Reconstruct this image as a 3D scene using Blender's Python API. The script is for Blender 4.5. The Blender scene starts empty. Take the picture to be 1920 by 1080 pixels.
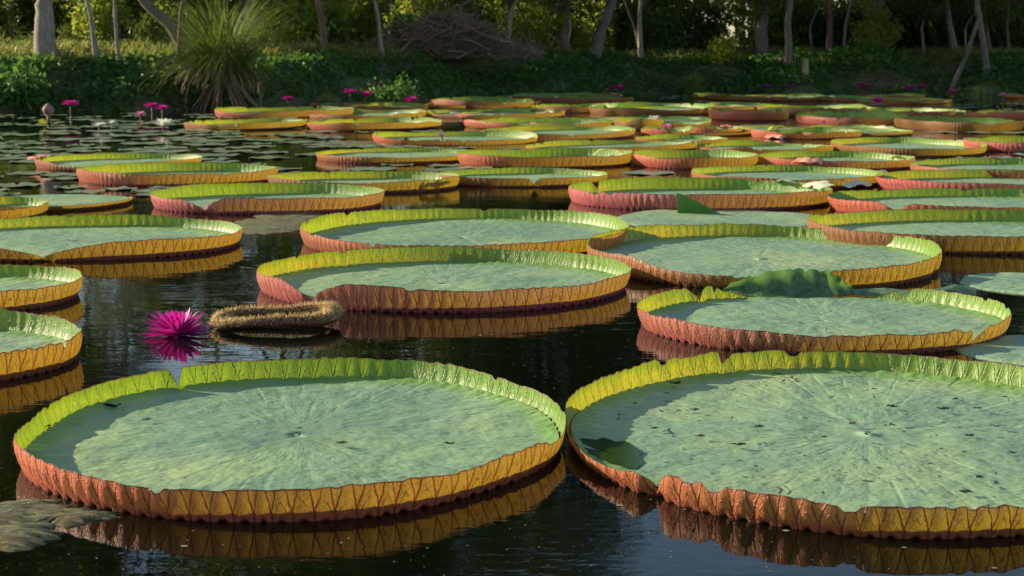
import bpy, math, random
import numpy as np
from mathutils import Vector, Matrix
R = math.radians
S = bpy.context.scene
C = S.collection
rnd = random.Random(7)
NP = np.random.RandomState(11)

# ------------------------------------------------------------------ camera, sky, sun, exposure
FPX = 2900.0            # focal length in pixels of a 1920 px wide picture
PITCH = math.atan(430 / FPX)
CAM_H = 1.28
cam_d = bpy.data.cameras.new('camera'); cam = bpy.data.objects.new('camera', cam_d); C.objects.link(cam)
cam.location = (0, 0, CAM_H); cam.rotation_euler = (math.pi / 2 - PITCH, 0, 0)
cam_d.sensor_width = 36; cam_d.lens = 36 * FPX / 1920; cam_d.clip_start = 0.05; cam_d.clip_end = 2000
cam_d.dof.use_dof = True; cam_d.dof.focus_distance = 6.3; cam_d.dof.aperture_fstop = 7.0
S.camera = cam
SUN_EL, SUN_AZ = R(20), R(20)     # low sun from the left, a little behind the pond
to_sun = Vector((-math.cos(SUN_EL) * math.cos(SUN_AZ), math.cos(SUN_EL) * math.sin(SUN_AZ), math.sin(SUN_EL)))
W = bpy.data.worlds.new('World'); S.world = W; W.use_nodes = True
wn = W.node_tree.nodes; bg = wn['Background']
sky = wn.new('ShaderNodeTexSky'); sky.sky_type = 'NISHITA'; sky.sun_disc = False
sky.sun_elevation = SUN_EL; sky.sun_rotation = math.atan2(to_sun.x, to_sun.y)
sky.air_density = 1.0; sky.dust_density = 0.8; sky.ozone_density = 1.0
W.node_tree.links.new(sky.outputs[0], bg.inputs[0]); bg.inputs[1].default_value = 0.10
sl = bpy.data.lights.new('sun', 'SUN'); sun = bpy.data.objects.new('sun', sl); C.objects.link(sun)
sl.energy = 5.0; sl.angle = R(0.55); sl.color = (1.0, 0.84, 0.62)
sun.rotation_euler = to_sun.to_track_quat('Z', 'Y').to_euler()
S.view_settings.view_transform = 'Standard'; S.view_settings.look = 'None'
S.view_settings.exposure = 0.88; S.view_settings.gamma = 1.0

def ray(px, py):
    v = Vector(((px - 960) / FPX, 1.0, -(py - 540) / FPX))       # x right, y forward, z up in camera axes
    c, s = math.cos(PITCH), math.sin(PITCH)
    return Vector((v.x, v.y * c + v.z * s, -v.y * s + v.z * c))
def pix(px, py, z=0.0):
    d = ray(px, py); t = (z - CAM_H) / d.z
    return Vector((d.x * t, d.y * t, z))
def at(px, py, Y):
    d = ray(px, py); t = Y / d.y
    return Vector((d.x * t, Y, CAM_H + d.z * t))

# ------------------------------------------------------------------ node helpers
class NT:
    def __init__(s, name):
        s.m = bpy.data.materials.new(name); s.m.use_nodes = True
        s.t = s.m.node_tree; s.t.nodes.clear(); s.out = s.n('ShaderNodeOutputMaterial')
    def n(s, ty, **kw):
        x = s.t.nodes.new(ty)
        for k, v in kw.items(): setattr(x, k, v)
        return x
    def l(s, a, b): s.t.links.new(a, b)
    def put(s, sock, v):
        if v is None: return
        if isinstance(v, bpy.types.NodeSocket): s.l(v, sock)
        elif isinstance(v, (tuple, list)) and len(v) == 3 and sock.type == 'RGBA': sock.default_value = (*v, 1)
        else: sock.default_value = v
    def math(s, op, a, b=None, c=None, clamp=False):
        x = s.n('ShaderNodeMath', operation=op); x.use_clamp = clamp
        for i, v in enumerate((a, b, c)): s.put(x.inputs[i], v)
        return x.outputs[0]
    def vmath(s, op, a, b=None):
        x = s.n('ShaderNodeVectorMath', operation=op)
        s.put(x.inputs[0], a); s.put(x.inputs[1], b)
        return x.outputs[0] if op not in ('LENGTH',) else x.outputs['Value']
    def mix(s, f, a, b, blend='MIX'):
        x = s.n('ShaderNodeMix', data_type='RGBA', blend_type=blend)
        s.put(x.inputs['Factor'], f); s.put(x.inputs['A'], a); s.put(x.inputs['B'], b)
        return [o for o in x.outputs if o.type == 'RGBA'][0] if False else x.outputs[2]
    def noise(s, vec, scale, detail=3, rough=0.55, dist=0.0):
        x = s.n('ShaderNodeTexNoise'); s.put(x.inputs['Vector'], vec)
        x.inputs['Scale'].default_value = scale; x.inputs['Detail'].default_value = detail
        x.inputs['Roughness'].default_value = rough; x.inputs['Distortion'].default_value = dist
        return x.outputs['Fac']
    def vor(s, vec, scale, feature='F1', rand=1.0):
        x = s.n('ShaderNodeTexVoronoi', feature=feature); s.put(x.inputs['Vector'], vec)
        x.inputs['Scale'].default_value = scale; x.inputs['Randomness'].default_value = rand
        return x
    def ss(s, v, a, b, lo=0.0, hi=1.0):
        x = s.n('ShaderNodeMapRange', interpolation_type='SMOOTHSTEP')
        s.put(x.inputs['Value'], v); x.inputs['From Min'].default_value = a; x.inputs['From Max'].default_value = b
        x.inputs['To Min'].default_value = lo; x.inputs['To Max'].default_value = hi
        return x.outputs[0]
    def bump(s, h, strength, dist, normal=None):
        x = s.n('ShaderNodeBump'); s.put(x.inputs['Height'], h)
        x.inputs['Strength'].default_value = strength; x.inputs['Distance'].default_value = dist
        s.put(x.inputs['Normal'], normal)
        return x.outputs[0]
    def prin(s, col, rough=0.6, spec=0.5, normal=None, **kw):
        x = s.n('ShaderNodeBsdfPrincipled'); s.put(x.inputs['Base Color'], col)
        s.put(x.inputs['Roughness'], rough); s.put(x.inputs['Specular IOR Level'], spec); s.put(x.inputs['Normal'], normal)
        for k, v in kw.items(): s.put(x.inputs[k.replace('_', ' ')], v)
        return x.outputs[0]
    def trans(s, col, normal=None):
        x = s.n('ShaderNodeBsdfTranslucent'); s.put(x.inputs[0], col); s.put(x.inputs['Normal'], normal)
        return x.outputs[0]
    def mixs(s, f, a, b):
        x = s.n('ShaderNodeMixShader'); s.put(x.inputs[0], f); s.l(a, x.inputs[1]); s.l(b, x.inputs[2])
        return x.outputs[0]
    def end(s, sh): s.l(sh, s.out.inputs[0]); return s.m

# ------------------------------------------------------------------ materials
def mat_rim():
    t = NT('giant_leaf_rim')
    uv = t.n('ShaderNodeUVMap').outputs[0]
    sx = t.n('ShaderNodeSeparateXYZ'); t.l(uv, sx.inputs[0]); U, V = sx.outputs[0], sx.outputs[1]
    oi = t.n('ShaderNodeObjectInfo'); oc = t.n('ShaderNodeSeparateColor'); t.l(oi.outputs['Color'], oc.inputs[0])
    red, yel, pnk = oc.outputs[0], oc.outputs[1], oc.outputs[2]
    tc = t.n('ShaderNodeTexCoord').outputs['Object']
    n1 = t.noise(tc, 2.2, 3); n2 = t.noise(tc, 24, 4, 0.65); n3 = t.noise(tc, 7, 3)
    Uj = t.math('ADD', U, t.math('MULTIPLY', t.math('SUBTRACT', n2, 0.5), 0.34))
    a = t.math('ABSOLUTE', t.math('SUBTRACT', t.math('FRACT', Uj), 0.5))            # 0 on the vein .. 0.5
    fork = t.math('MULTIPLY', t.math('MAXIMUM', t.math('SUBTRACT', V, 0.34), 0.0), 0.44)
    d1 = t.math('ABSOLUTE', t.math('SUBTRACT', a, fork))
    fork2 = t.math('MULTIPLY', t.math('MAXIMUM', t.math('SUBTRACT', V, 0.10), 0.0), 0.95)
    d2 = t.math('ABSOLUTE', t.math('SUBTRACT', a, fork2))
    wv = t.math('SUBTRACT', 0.10, t.math('MULTIPLY', V, 0.055))
    v1 = t.math('SUBTRACT', 1.0, t.math('DIVIDE', d1, wv), clamp=True)
    v2 = t.math('MULTIPLY', t.math('SUBTRACT', 1.0, t.math('DIVIDE', d2, 0.05), clamp=True), t.ss(n2, 0.42, 0.6, 0.0, 0.75))
    vein = t.math('MULTIPLY', t.math('MAXIMUM', v1, v2), t.ss(n2, 0.3, 0.5, 0.55, 1.0))
    edge = t.ss(t.math('ADD', V, t.math('MULTIPLY', t.math('SUBTRACT', n2, 0.5), 0.10)), 0.93, 0.985)
    foot = t.ss(V, 0.0, 0.16, 1.0, 0.0)
    ve = t.vor(t.vmath('MULTIPLY', tc, (1, 1, .8)), 75, 'DISTANCE_TO_EDGE'); net = t.math('MULTIPLY', t.ss(ve.outputs['Distance'], 0.0, 0.13, 1.0, 0.0), t.ss(n2, .35, .6, .1, .8))
    blot = t.ss(t.noise(tc, 5.5, 5, 0.7), 0.62, 0.75)
    # outer (underside) skin reflects red pink; more olive where young
    o_a = t.mix(red, (0.22, 0.17, 0.03), t.mix(pnk, (0.95, 0.20, 0.10), (0.88, 0.17, 0.22)))
    o_a = t.mix(t.ss(n1, 0.45, 0.75, 0.0, 0.5), o_a, (0.42, 0.22, 0.06))
    o_a = t.mix(t.math('MULTIPLY', n2, 0.22), o_a, (0.25, 0.10, 0.05))
    o_a = t.mix(t.math('MULTIPLY', net, 0.35), o_a, (0.20, 0.05, 0.02))
    outer = t.mix(t.math('MULTIPLY', vein, 0.85), o_a, (0.20, 0.028, 0.018))
    outer = t.mix(t.math('MULTIPLY', foot, 0.7), outer, (0.12, 0.015, 0.015))  # dark red foot, deepened to paint in the shadow line at the water
    outer = t.mix(t.math('MULTIPLY', edge, 0.8), outer, (0.16, 0.05, 0.03))
    outer = t.mix(t.math('MULTIPLY', blot, 0.5), outer, (0.13, 0.06, 0.03))
    otr = t.mix(yel, (0.20, 0.105, 0.008), (0.30, 0.225, 0.008))
    otr = t.mix(t.ss(n1, 0.4, 0.75, 0.0, 0.6), otr, (0.34, 0.20, 0.008))
    otr = t.mix(t.math('MULTIPLY', vein, 0.95), otr, (0.10, 0.008, 0.003))
    otr = t.mix(t.math('MULTIPLY', net, 0.5), otr, (0.12, 0.02, 0.004))
    otr = t.mix(foot, otr, (0.22, 0.03, 0.01)); otr = t.mix(edge, otr, (0.10, 0.03, 0.01))
    otr = t.mix(blot, otr, (0.20, 0.06, 0.01))
    # inner skin is bright green
    i_a = t.mix(yel, (0.11, 0.33, 0.02), (0.20, 0.38, 0.03))
    i_a = t.mix(t.ss(n2, 0.35, 0.7), i_a, (0.29, 0.47, 0.08))
    i_a = t.mix(t.math('MULTIPLY', foot, 0.6), i_a, (0.50, 0.58, 0.30))
    i_a = t.mix(edge, i_a, (0.34, 0.22, 0.10))
    i_a = t.mix(t.math('MULTIPLY', blot, 0.45), i_a, (0.30, 0.22, 0.05))
    itr = t.mix(yel, (0.14, 0.34, 0.004), (0.46, 0.50, 0.004))
    itr = t.mix(t.ss(n1, 0.45, 0.7, 0.0, 0.7), itr, t.mix(oi.outputs['Alpha'], (0.42, 0.44, 0.004), (0.66, 0.40, 0.003)))
    itr = t.mix(t.math('MULTIPLY', oi.outputs['Alpha'], 0.45), itr, (0.62, 0.38, 0.003))
    itr = t.mix(t.ss(t.math('ADD', V, t.math('MULTIPLY', t.math('SUBTRACT', n3, .5), .8)), 0.45, 0.95, 0.0, 0.75), itr, (0.13, 0.20, 0.004))
    itr = t.mix(t.math('MULTIPLY', net, 0.35), itr, (0.12, 0.16, 0.0))
    itr = t.mix(t.math('MULTIPLY', vein, 0.75), itr, (0.16, 0.24, 0.0))
    itr = t.mix(edge, itr, (0.12, 0.06, 0.01)); itr = t.mix(blot, itr, (0.45, 0.20, 0.01))
    gb = t.n('ShaderNodeNewGeometry').outputs['Backfacing']
    col = t.mix(gb, outer, i_a); tr = t.mix(gb, otr, itr)
    h = t.math('ADD', t.math('MULTIPLY', vein, 0.8), t.math('ADD', t.math('MULTIPLY', n2, 0.5), t.math('MULTIPLY', net, -0.25)))
    nb = t.bump(h, 0.8, 0.008)
    p = t.prin(col, 0.46, 0.6, nb, Coat_Weight=t.math('MULTIPLY', gb, 0.5), Coat_Roughness=0.42)
    return t.end(t.mixs(0.44, p, t.trans(tr, nb)))

def mat_floor():
    t = NT('giant_leaf_floor')
    tc = t.n('ShaderNodeTexCoord').outputs['Object']
    oi = t.n('ShaderNodeObjectInfo'); oc = t.n('ShaderNodeSeparateColor'); t.l(oi.outputs['Color'], oc.inputs[0])
    dirty = oc.outputs[2]
    off = t.vmath('ADD', tc, None); 
    comb = t.n('ShaderNodeCombineXYZ'); rr = t.math('MULTIPLY', oi.outputs['Random'], 37.0)
    for i in range(3): t.l(rr, comb.inputs[i])
    t.l(comb.outputs[0], off.node.inputs[1])
    s = t.n('ShaderNodeSeparateXYZ'); t.l(tc, s.inputs[0])
    th = t.math('ARCTAN2', s.outputs[1], s.outputs[0])
    fl = t.n('ShaderNodeCombineXYZ'); t.l(s.outputs[0], fl.inputs[0]); t.l(s.outputs[1], fl.inputs[1])
    r = t.vmath('LENGTH', fl.outputs[0])
    wob = t.math('MULTIPLY', t.math('SUBTRACT', t.noise(off, 3, 2), 0.5), 0.16)
    thw = t.math('ADD', th, t.math('MULTIPLY', wob, t.math('MINIMUM', r, 0.35)))
    def ribs(k, w):
        x = t.math('ABSOLUTE', t.math('SINE', t.math('MULTIPLY', thw, k)))
        x = t.math('MULTIPLY', x, t.math('MULTIPLY', r, 1.0 / k))       # approx distance from the rib in metres
        return t.math('SUBTRACT', 1.0, t.math('DIVIDE', x, w), clamp=True)
    r1 = ribs(7.0, 0.022)
    r2 = t.math('MULTIPLY', ribs(14.0, 0.014), t.ss(r, 0.30, 0.36))
    r3 = t.math('MULTIPLY', ribs(28.0, 0.010), t.ss(r, 0.55, 0.6))
    rib = t.math('MULTIPLY', t.math('MAXIMUM', r1, t.math('MAXIMUM', r2, r3)), t.math('MULTIPLY', t.ss(r, 0.02, 0.2), t.ss(t.noise(off, 4, 3), .4, .6, .25, 1)))
    # streaks along the radius
    pc = t.n('ShaderNodeCombineXYZ'); t.l(t.math('MULTIPLY', thw, 2.2), pc.inputs[0]); t.l(t.math('MULTIPLY', r, 2.2), pc.inputs[1]); t.l(rr, pc.inputs[2])
    st = t.noise(pc.outputs[0], 3.0, 4, 0.65)
    big = t.noise(off, 1.7, 4, 0.6); mid = t.noise(off, 13, 2, 0.5); fine = t.noise(off, 48, 3, 0.6)
    mus = t.noise(t.vmath('MULTIPLY', off, (0.7, 1.5, 1)), 24, 1, 0.5, 0.8)
    c = t.mix(t.ss(st, 0.25, 0.75), (0.15, 0.27, 0.155), (0.235, 0.36, 0.185))
    c = t.mix(t.ss(big, 0.35, 0.68, 0.0, 0.75), c, (0.31, 0.40, 0.17))
    c = t.mix(t.ss(t.noise(off, 0.9, 2), 0.45, 0.65, 0.0, 0.6), c, (0.12, 0.24, 0.165))
    c = t.mix(t.ss(mid, 0.42, 0.66, 0.0, 0.25), c, (0.15, 0.26, 0.18))
    c = t.mix(t.ss(mus, 0.66, 0.76, 0.0, 0.65), c, (0.06, 0.14, 0.095))
    c = t.mix(t.math('MULTIPLY', rib, 0.30), c, (0.34, 0.42, 0.24))
    uv = t.n('ShaderNodeUVMap').outputs[0]; su = t.n('ShaderNodeSeparateXYZ'); t.l(uv, su.inputs[0])
    near_rim = t.ss(t.math('ADD', su.outputs[1], t.math('MULTIPLY', t.math('SUBTRACT', mid, 0.5), 0.12)), 0.88, 0.985)
    c = t.mix(t.math('MULTIPLY', near_rim, 0.75), c, (0.13, 0.27, 0.04))
    # dirt specks and small holes
    vo = t.vor(t.vmath('ADD', off, t.n('ShaderNodeTexNoise').outputs['Color']), 17)
    rv = t.n('ShaderNodeSeparateColor'); t.l(vo.outputs['Color'], rv.inputs[0])
    sz = t.math('MULTIPLY', t.math('SUBTRACT', rv.outputs[0], t.math('SUBTRACT', 0.93, t.math('MULTIPLY', dirty, 0.35))), 0.9)
    sp = t.ss(t.math('SUBTRACT', t.math('ADD', vo.outputs['Distance'], t.math('MULTIPLY', t.math('SUBTRACT', fine, 0.5), 0.25)), sz), 0.0, 0.04, 1.0, 0.0)
    c = t.mix(t.math('MULTIPLY', sp, 0.9), c, (0.022, 0.026, 0.014))
    wet = t.ss(t.noise(off, 3.1, 3), 0.60, 0.66)
    rough = t.math('SUBTRACT', 0.50, t.math('MULTIPLY', wet, 0.18))
    h = t.math('ADD', t.math('MULTIPLY', mid, 0.42), t.math('MULTIPLY', mus, 0.2))
    h = t.math('ADD', h, t.math('MULTIPLY', st, t.ss(r, 0.0, 0.3, 0.0, 0.35))); h = t.math('ADD', h, t.math('MULTIPLY', rib, -0.06))
    nb = t.bump(h, 1.0, 0.026)
    nb = t.bump(fine, 0.06, 0.003, nb)
    return t.end(t.prin(c, rough, 0.5, nb))

def mat_water():
    t = NT('dark_pond_water')
    g = t.n('ShaderNodeNewGeometry').outputs['Position']
    a = t.noise(t.vmath('MULTIPLY', g, (0.8, 1.6, 1)), 2.2, 3, 0.5)
    b = t.noise(t.vmath('MULTIPLY', g, (1.0, 2.4, 1)), 11, 3, 0.55, 0.3)
    calm = t.ss(t.noise(g, 0.45, 2), 0.38, 0.62)
    h = t.math('ADD', a, t.math('MULTIPLY', b, t.math('MULTIPLY', calm, 0.30)))
    nb = t.bump(h, 0.30, 0.010)
    col = t.mix(t.noise(g, 0.8, 3), (0.0012, 0.0025, 0.0012), (0.003, 0.0045, 0.002))
    return t.end(t.prin(col, 0.015, 0.5, nb, IOR=1.333))

def leafmat(name, a, b, tr, trf=0.4, rough=0.5, spec=0.4):
    t = NT(name)
    g = t.n('ShaderNodeNewGeometry').outputs['Random Per Island']
    oi = t.n('ShaderNodeObjectInfo').outputs['Random']
    c = t.mix(g, a, b)
    c = t.mix(t.math('MULTIPLY', oi, 0.35), c, (a[0] * 1.5, a[1] * 1.1, a[2]))
    p = t.prin(c, rough, spec)
    return t.end(t.mixs(trf, p, t.trans(t.mix(g, tr, (tr[0] * 0.5, tr[1] * 0.6, tr[2])))))

def mat_bark(name, a, b, scale=6):
    t = NT(name)
    tc = t.n('ShaderNodeTexCoord').outputs['Object']
    n = t.noise(t.vmath('MULTIPLY', tc, (3, 3, 0.7)), scale, 5, 0.7)
    n2 = t.noise(tc, 1.2, 3)
    c = t.mix(t.ss(n, 0.3, 0.7), a, b); c = t.mix(t.ss(n2, 0.5, 0.7, 0, 0.5), c, (0.10, 0.11, 0.06))
    return t.end(t.prin(c, 0.85, 0.2, t.bump(n, 0.8, 0.04)))

def mat_simple(name, a, b, scale=8, rough=0.7, bump=0.3, trans=None):
    t = NT(name)
    tc = t.n('ShaderNodeTexCoord').outputs['Object']
    n = t.noise(tc, scale, 5, 0.65)
    c = t.mix(t.ss(n, 0.3, 0.7), a, b)
    p = t.prin(c, rough, 0.4, t.bump(n, bump, 0.01))
    if trans: p = t.mixs(0.4, p, t.trans(trans))
    return t.end(p)

M_rim, M_floor, M_water = mat_rim(), mat_floor(), mat_water()
M_pad = mat_simple('small_pad_skin', (0.10, 0.16, 0.09), (0.24, 0.30, 0.18), 6, 0.28, 0.1)
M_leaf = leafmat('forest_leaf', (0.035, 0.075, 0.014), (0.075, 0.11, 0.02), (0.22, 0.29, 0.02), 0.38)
M_leafy = leafmat('sun_tinted_shrub_leaf', (0.10, 0.18, 0.025), (0.21, 0.25, 0.045), (0.60, 0.66, 0.05), 0.48)  # leaf colour lightened to stand in for sun patches in the wood
M_cover = leafmat('bank_creeper_leaf', (0.03, 0.10, 0.024), (0.075, 0.17, 0.035), (0.22, 0.42, 0.04), 0.35)
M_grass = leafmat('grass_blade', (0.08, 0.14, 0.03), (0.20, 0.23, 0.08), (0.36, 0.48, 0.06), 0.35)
M_lawn = leafmat('sun_tinted_grass', (0.16, 0.20, 0.04), (0.32, 0.30, 0.10), (0.55, 0.55, 0.08), 0.35)  # blades coloured pale so the bank top looks sunlit
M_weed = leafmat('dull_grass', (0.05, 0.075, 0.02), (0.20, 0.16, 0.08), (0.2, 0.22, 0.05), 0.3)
M_dry = leafmat('dry_blade', (0.16, 0.11, 0.06), (0.30, 0.23, 0.13), (0.3, 0.2, 0.08), 0.2)
M_bark = mat_bark('grey_bark', (0.10, 0.085, 0.065), (0.24, 0.20, 0.155))
M_barkr = mat_bark('brown_bark', (0.09, 0.055, 0.035), (0.22, 0.14, 0.09))
M_barkp = mat_bark('pale_bark', (0.20, 0.17, 0.13), (0.36, 0.32, 0.25))
M_stick = mat_bark('dead_stick', (0.13, 0.08, 0.055), (0.36, 0.25, 0.18), 9)
def petal_mat(name, a, b, tr):
    t = NT(name); uv = t.n('ShaderNodeUVMap').outputs[0]; s = t.n('ShaderNodeSeparateXYZ'); t.l(uv, s.inputs[0])
    c = t.mix(s.outputs[1], a, b)
    return t.end(t.mixs(0.35, t.prin(c, 0.45, 0.4), t.trans(tr)))
M_mag = petal_mat('magenta_petal', (0.36, 0.01, 0.17), (0.62, 0.04, 0.36), (0.62, 0.02, 0.32))
M_pink = petal_mat('pale_pink_petal', (0.55, 0.10, 0.25), (0.75, 0.35, 0.50), (0.7, 0.2, 0.4))
M_white = petal_mat('white_petal', (0.70, 0.72, 0.55), (0.82, 0.82, 0.78), (0.7, 0.7, 0.6))
M_vio = petal_mat('violet_petal', (0.28, 0.03, 0.22), (0.36, 0.16, 0.45), (0.45, 0.08, 0.4))
M_stamen = mat_simple('yellow_stamen', (0.5, 0.25, 0.03), (0.7, 0.45, 0.05), 30)
M_stem = mat_simple('flower_stem', (0.14, 0.12, 0.04), (0.20, 0.08, 0.05), 20)
M_wood = mat_simple('weathered_post', (0.28, 0.20, 0.10), (0.42, 0.32, 0.18), 12, 0.9)
M_litter = mat_simple('fallen_leaf_skin', (0.010, 0.010, 0.006), (0.035, 0.028, 0.014), 30, 0.6)

def mat_ground():
    t = NT('bank_soil_and_grass')
    g = t.n('ShaderNodeNewGeometry').outputs['Position']
    n = t.noise(g, 0.6, 5, 0.65); n2 = t.noise(g, 6, 5, 0.7)
    c = t.mix(t.ss(n, 0.35, 0.6), (0.085, 0.065, 0.04), (0.045, 0.085, 0.02))
    c = t.mix(t.ss(n2, 0.4, 0.7, 0, 0.6), c, (0.22, 0.18, 0.10))
    return t.end(t.prin(c, 0.9, 0.2, t.bump(n2, 0.8, 0.08)))
M_ground = mat_ground()

# ------------------------------------------------------------------ mesh helpers
def mesh_np(name, V, F, mat, uv=None, smooth=True):
    V = np.asarray(V, dtype=np.float32); F = np.asarray(F, dtype=np.int32); k = F.shape[1]
    me = bpy.data.meshes.new(name)
    me.vertices.add(len(V)); me.vertices.foreach_set('co', V.ravel())
    me.loops.add(F.size); me.loops.foreach_set('vertex_index', F.ravel())
    me.polygons.add(len(F)); me.polygons.foreach_set('loop_start', np.arange(0, F.size, k, dtype=np.int32))
    me.polygons.foreach_set('loop_total', np.full(len(F), k, dtype=np.int32))
    if smooth: me.polygons.foreach_set('use_smooth', np.ones(len(F), dtype=bool))
    if uv is not None:
        u = me.uv_layers.new(name='UVMap'); u.data.foreach_set('uv', np.asarray(uv, dtype=np.float32).ravel())
    me.update(calc_edges=True); me.validate()
    me.materials.append(mat)
    return me
def ob(name, me, parent=None):
    o = bpy.data.objects.new(name, me); C.objects.link(o)
    if parent: o.parent = parent
    return o
def tag(o, label, cat, group=None, kind=None):
    if label: o['label'] = label
    if cat: o['category'] = cat
    if group: o['group'] = group
    if kind: o['kind'] = kind
    return o
def empty(name, loc, rz=0.0):
    o = bpy.data.objects.new(name, None); C.objects.link(o); o.location = loc; o.rotation_euler = (0, 0, rz)
    o.empty_display_size = 0.1
    return o
def grid_faces(nr, nc, wrap):
    i = np.arange(nr - 1)[:, None]; j = np.arange(nc if wrap else nc - 1)[None, :]
    a = i * nc + j; b = i * nc + (j + 1) % nc
    return np.stack([a, b, b + nc, a + nc], -1).reshape(-1, 4)
class MB:
    """collects pieces into one mesh"""
    def __init__(s): s.V = []; s.F = []; s.U = []; s.n = 0
    def add(s, V, F, U=None):
        V = np.asarray(V, dtype=np.float32); F = np.asarray(F, dtype=np.int32)
        s.V.append(V); s.F.append(F + s.n); s.n += len(V)
        s.U.append(np.zeros((F.size, 2), np.float32) if U is None else np.asarray(U, np.float32).reshape(-1, 2))
    def tube(s, pts, rad, seg=8, cap=True):
        pts = [Vector(p) for p in pts]; n = len(pts)
        if not hasattr(rad, '__len__'): rad = [rad] * n
        V = []
        for i, p in enumerate(pts):
            d = (pts[min(i + 1, n - 1)] - pts[max(i - 1, 0)]).normalized()
            up = Vector((0, 0, 1)) if abs(d.z) < 0.95 else Vector((0, 1, 0))
            x = d.cross(up).normalized(); y = d.cross(x).normalized()
            for k in range(seg):
                a = 2 * math.pi * k / seg
                V.append(p + (x * math.cos(a) + y * math.sin(a)) * rad[i])
        F = grid_faces(n, seg, True)
        if cap:
            V.append(pts[0]); V.append(pts[-1]); b = n * seg
            ex = [[(k + 1) % seg, k, b, b] for k in range(seg)] + [[(n - 1) * seg + k, (n - 1) * seg + (k + 1) % seg, b + 1, b + 1] for k in range(seg)]
            ex = [[q[0], q[1], q[2], q[2]] for q in ex]
            # degenerate quads are avoided: split the cap as quads through the centre
            F2 = []
            for st, c in ((0, b), ((n - 1) * seg, b + 1)):
                for k in range(0, seg - 1, 2):
                    F2.append([st + k, st + k + 1, st + (k + 2) % seg, c])
            F = np.vstack([F, np.array(F2)])
        s.add([tuple(v) for v in V], F)
    def build(s, name, mat, parent=None, smooth=True):
        me = mesh_np(name, np.vstack(s.V), np.vstack(s.F), mat, np.vstack(s.U), smooth)
        return ob(name, me, parent)

def sinnoise(x, y, seed, n=10, f0=1.0, f1=6.0):
    r = np.random.RandomState(seed); out = np.zeros_like(x)
    for _ in range(n):
        f = f0 * (f1 / f0) ** r.rand(); a = r.rand() * 6.283; ph = r.rand() * 6.283
        out += np.sin((x * math.cos(a) + y * math.sin(a)) * f + ph) / (f / f0) ** 0.5
    return out / math.sqrt(n)

M_prick = mat_simple('rim_spine', (0.30, 0.07, 0.05), (0.50, 0.20, 0.10), 30, 0.6)
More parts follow.
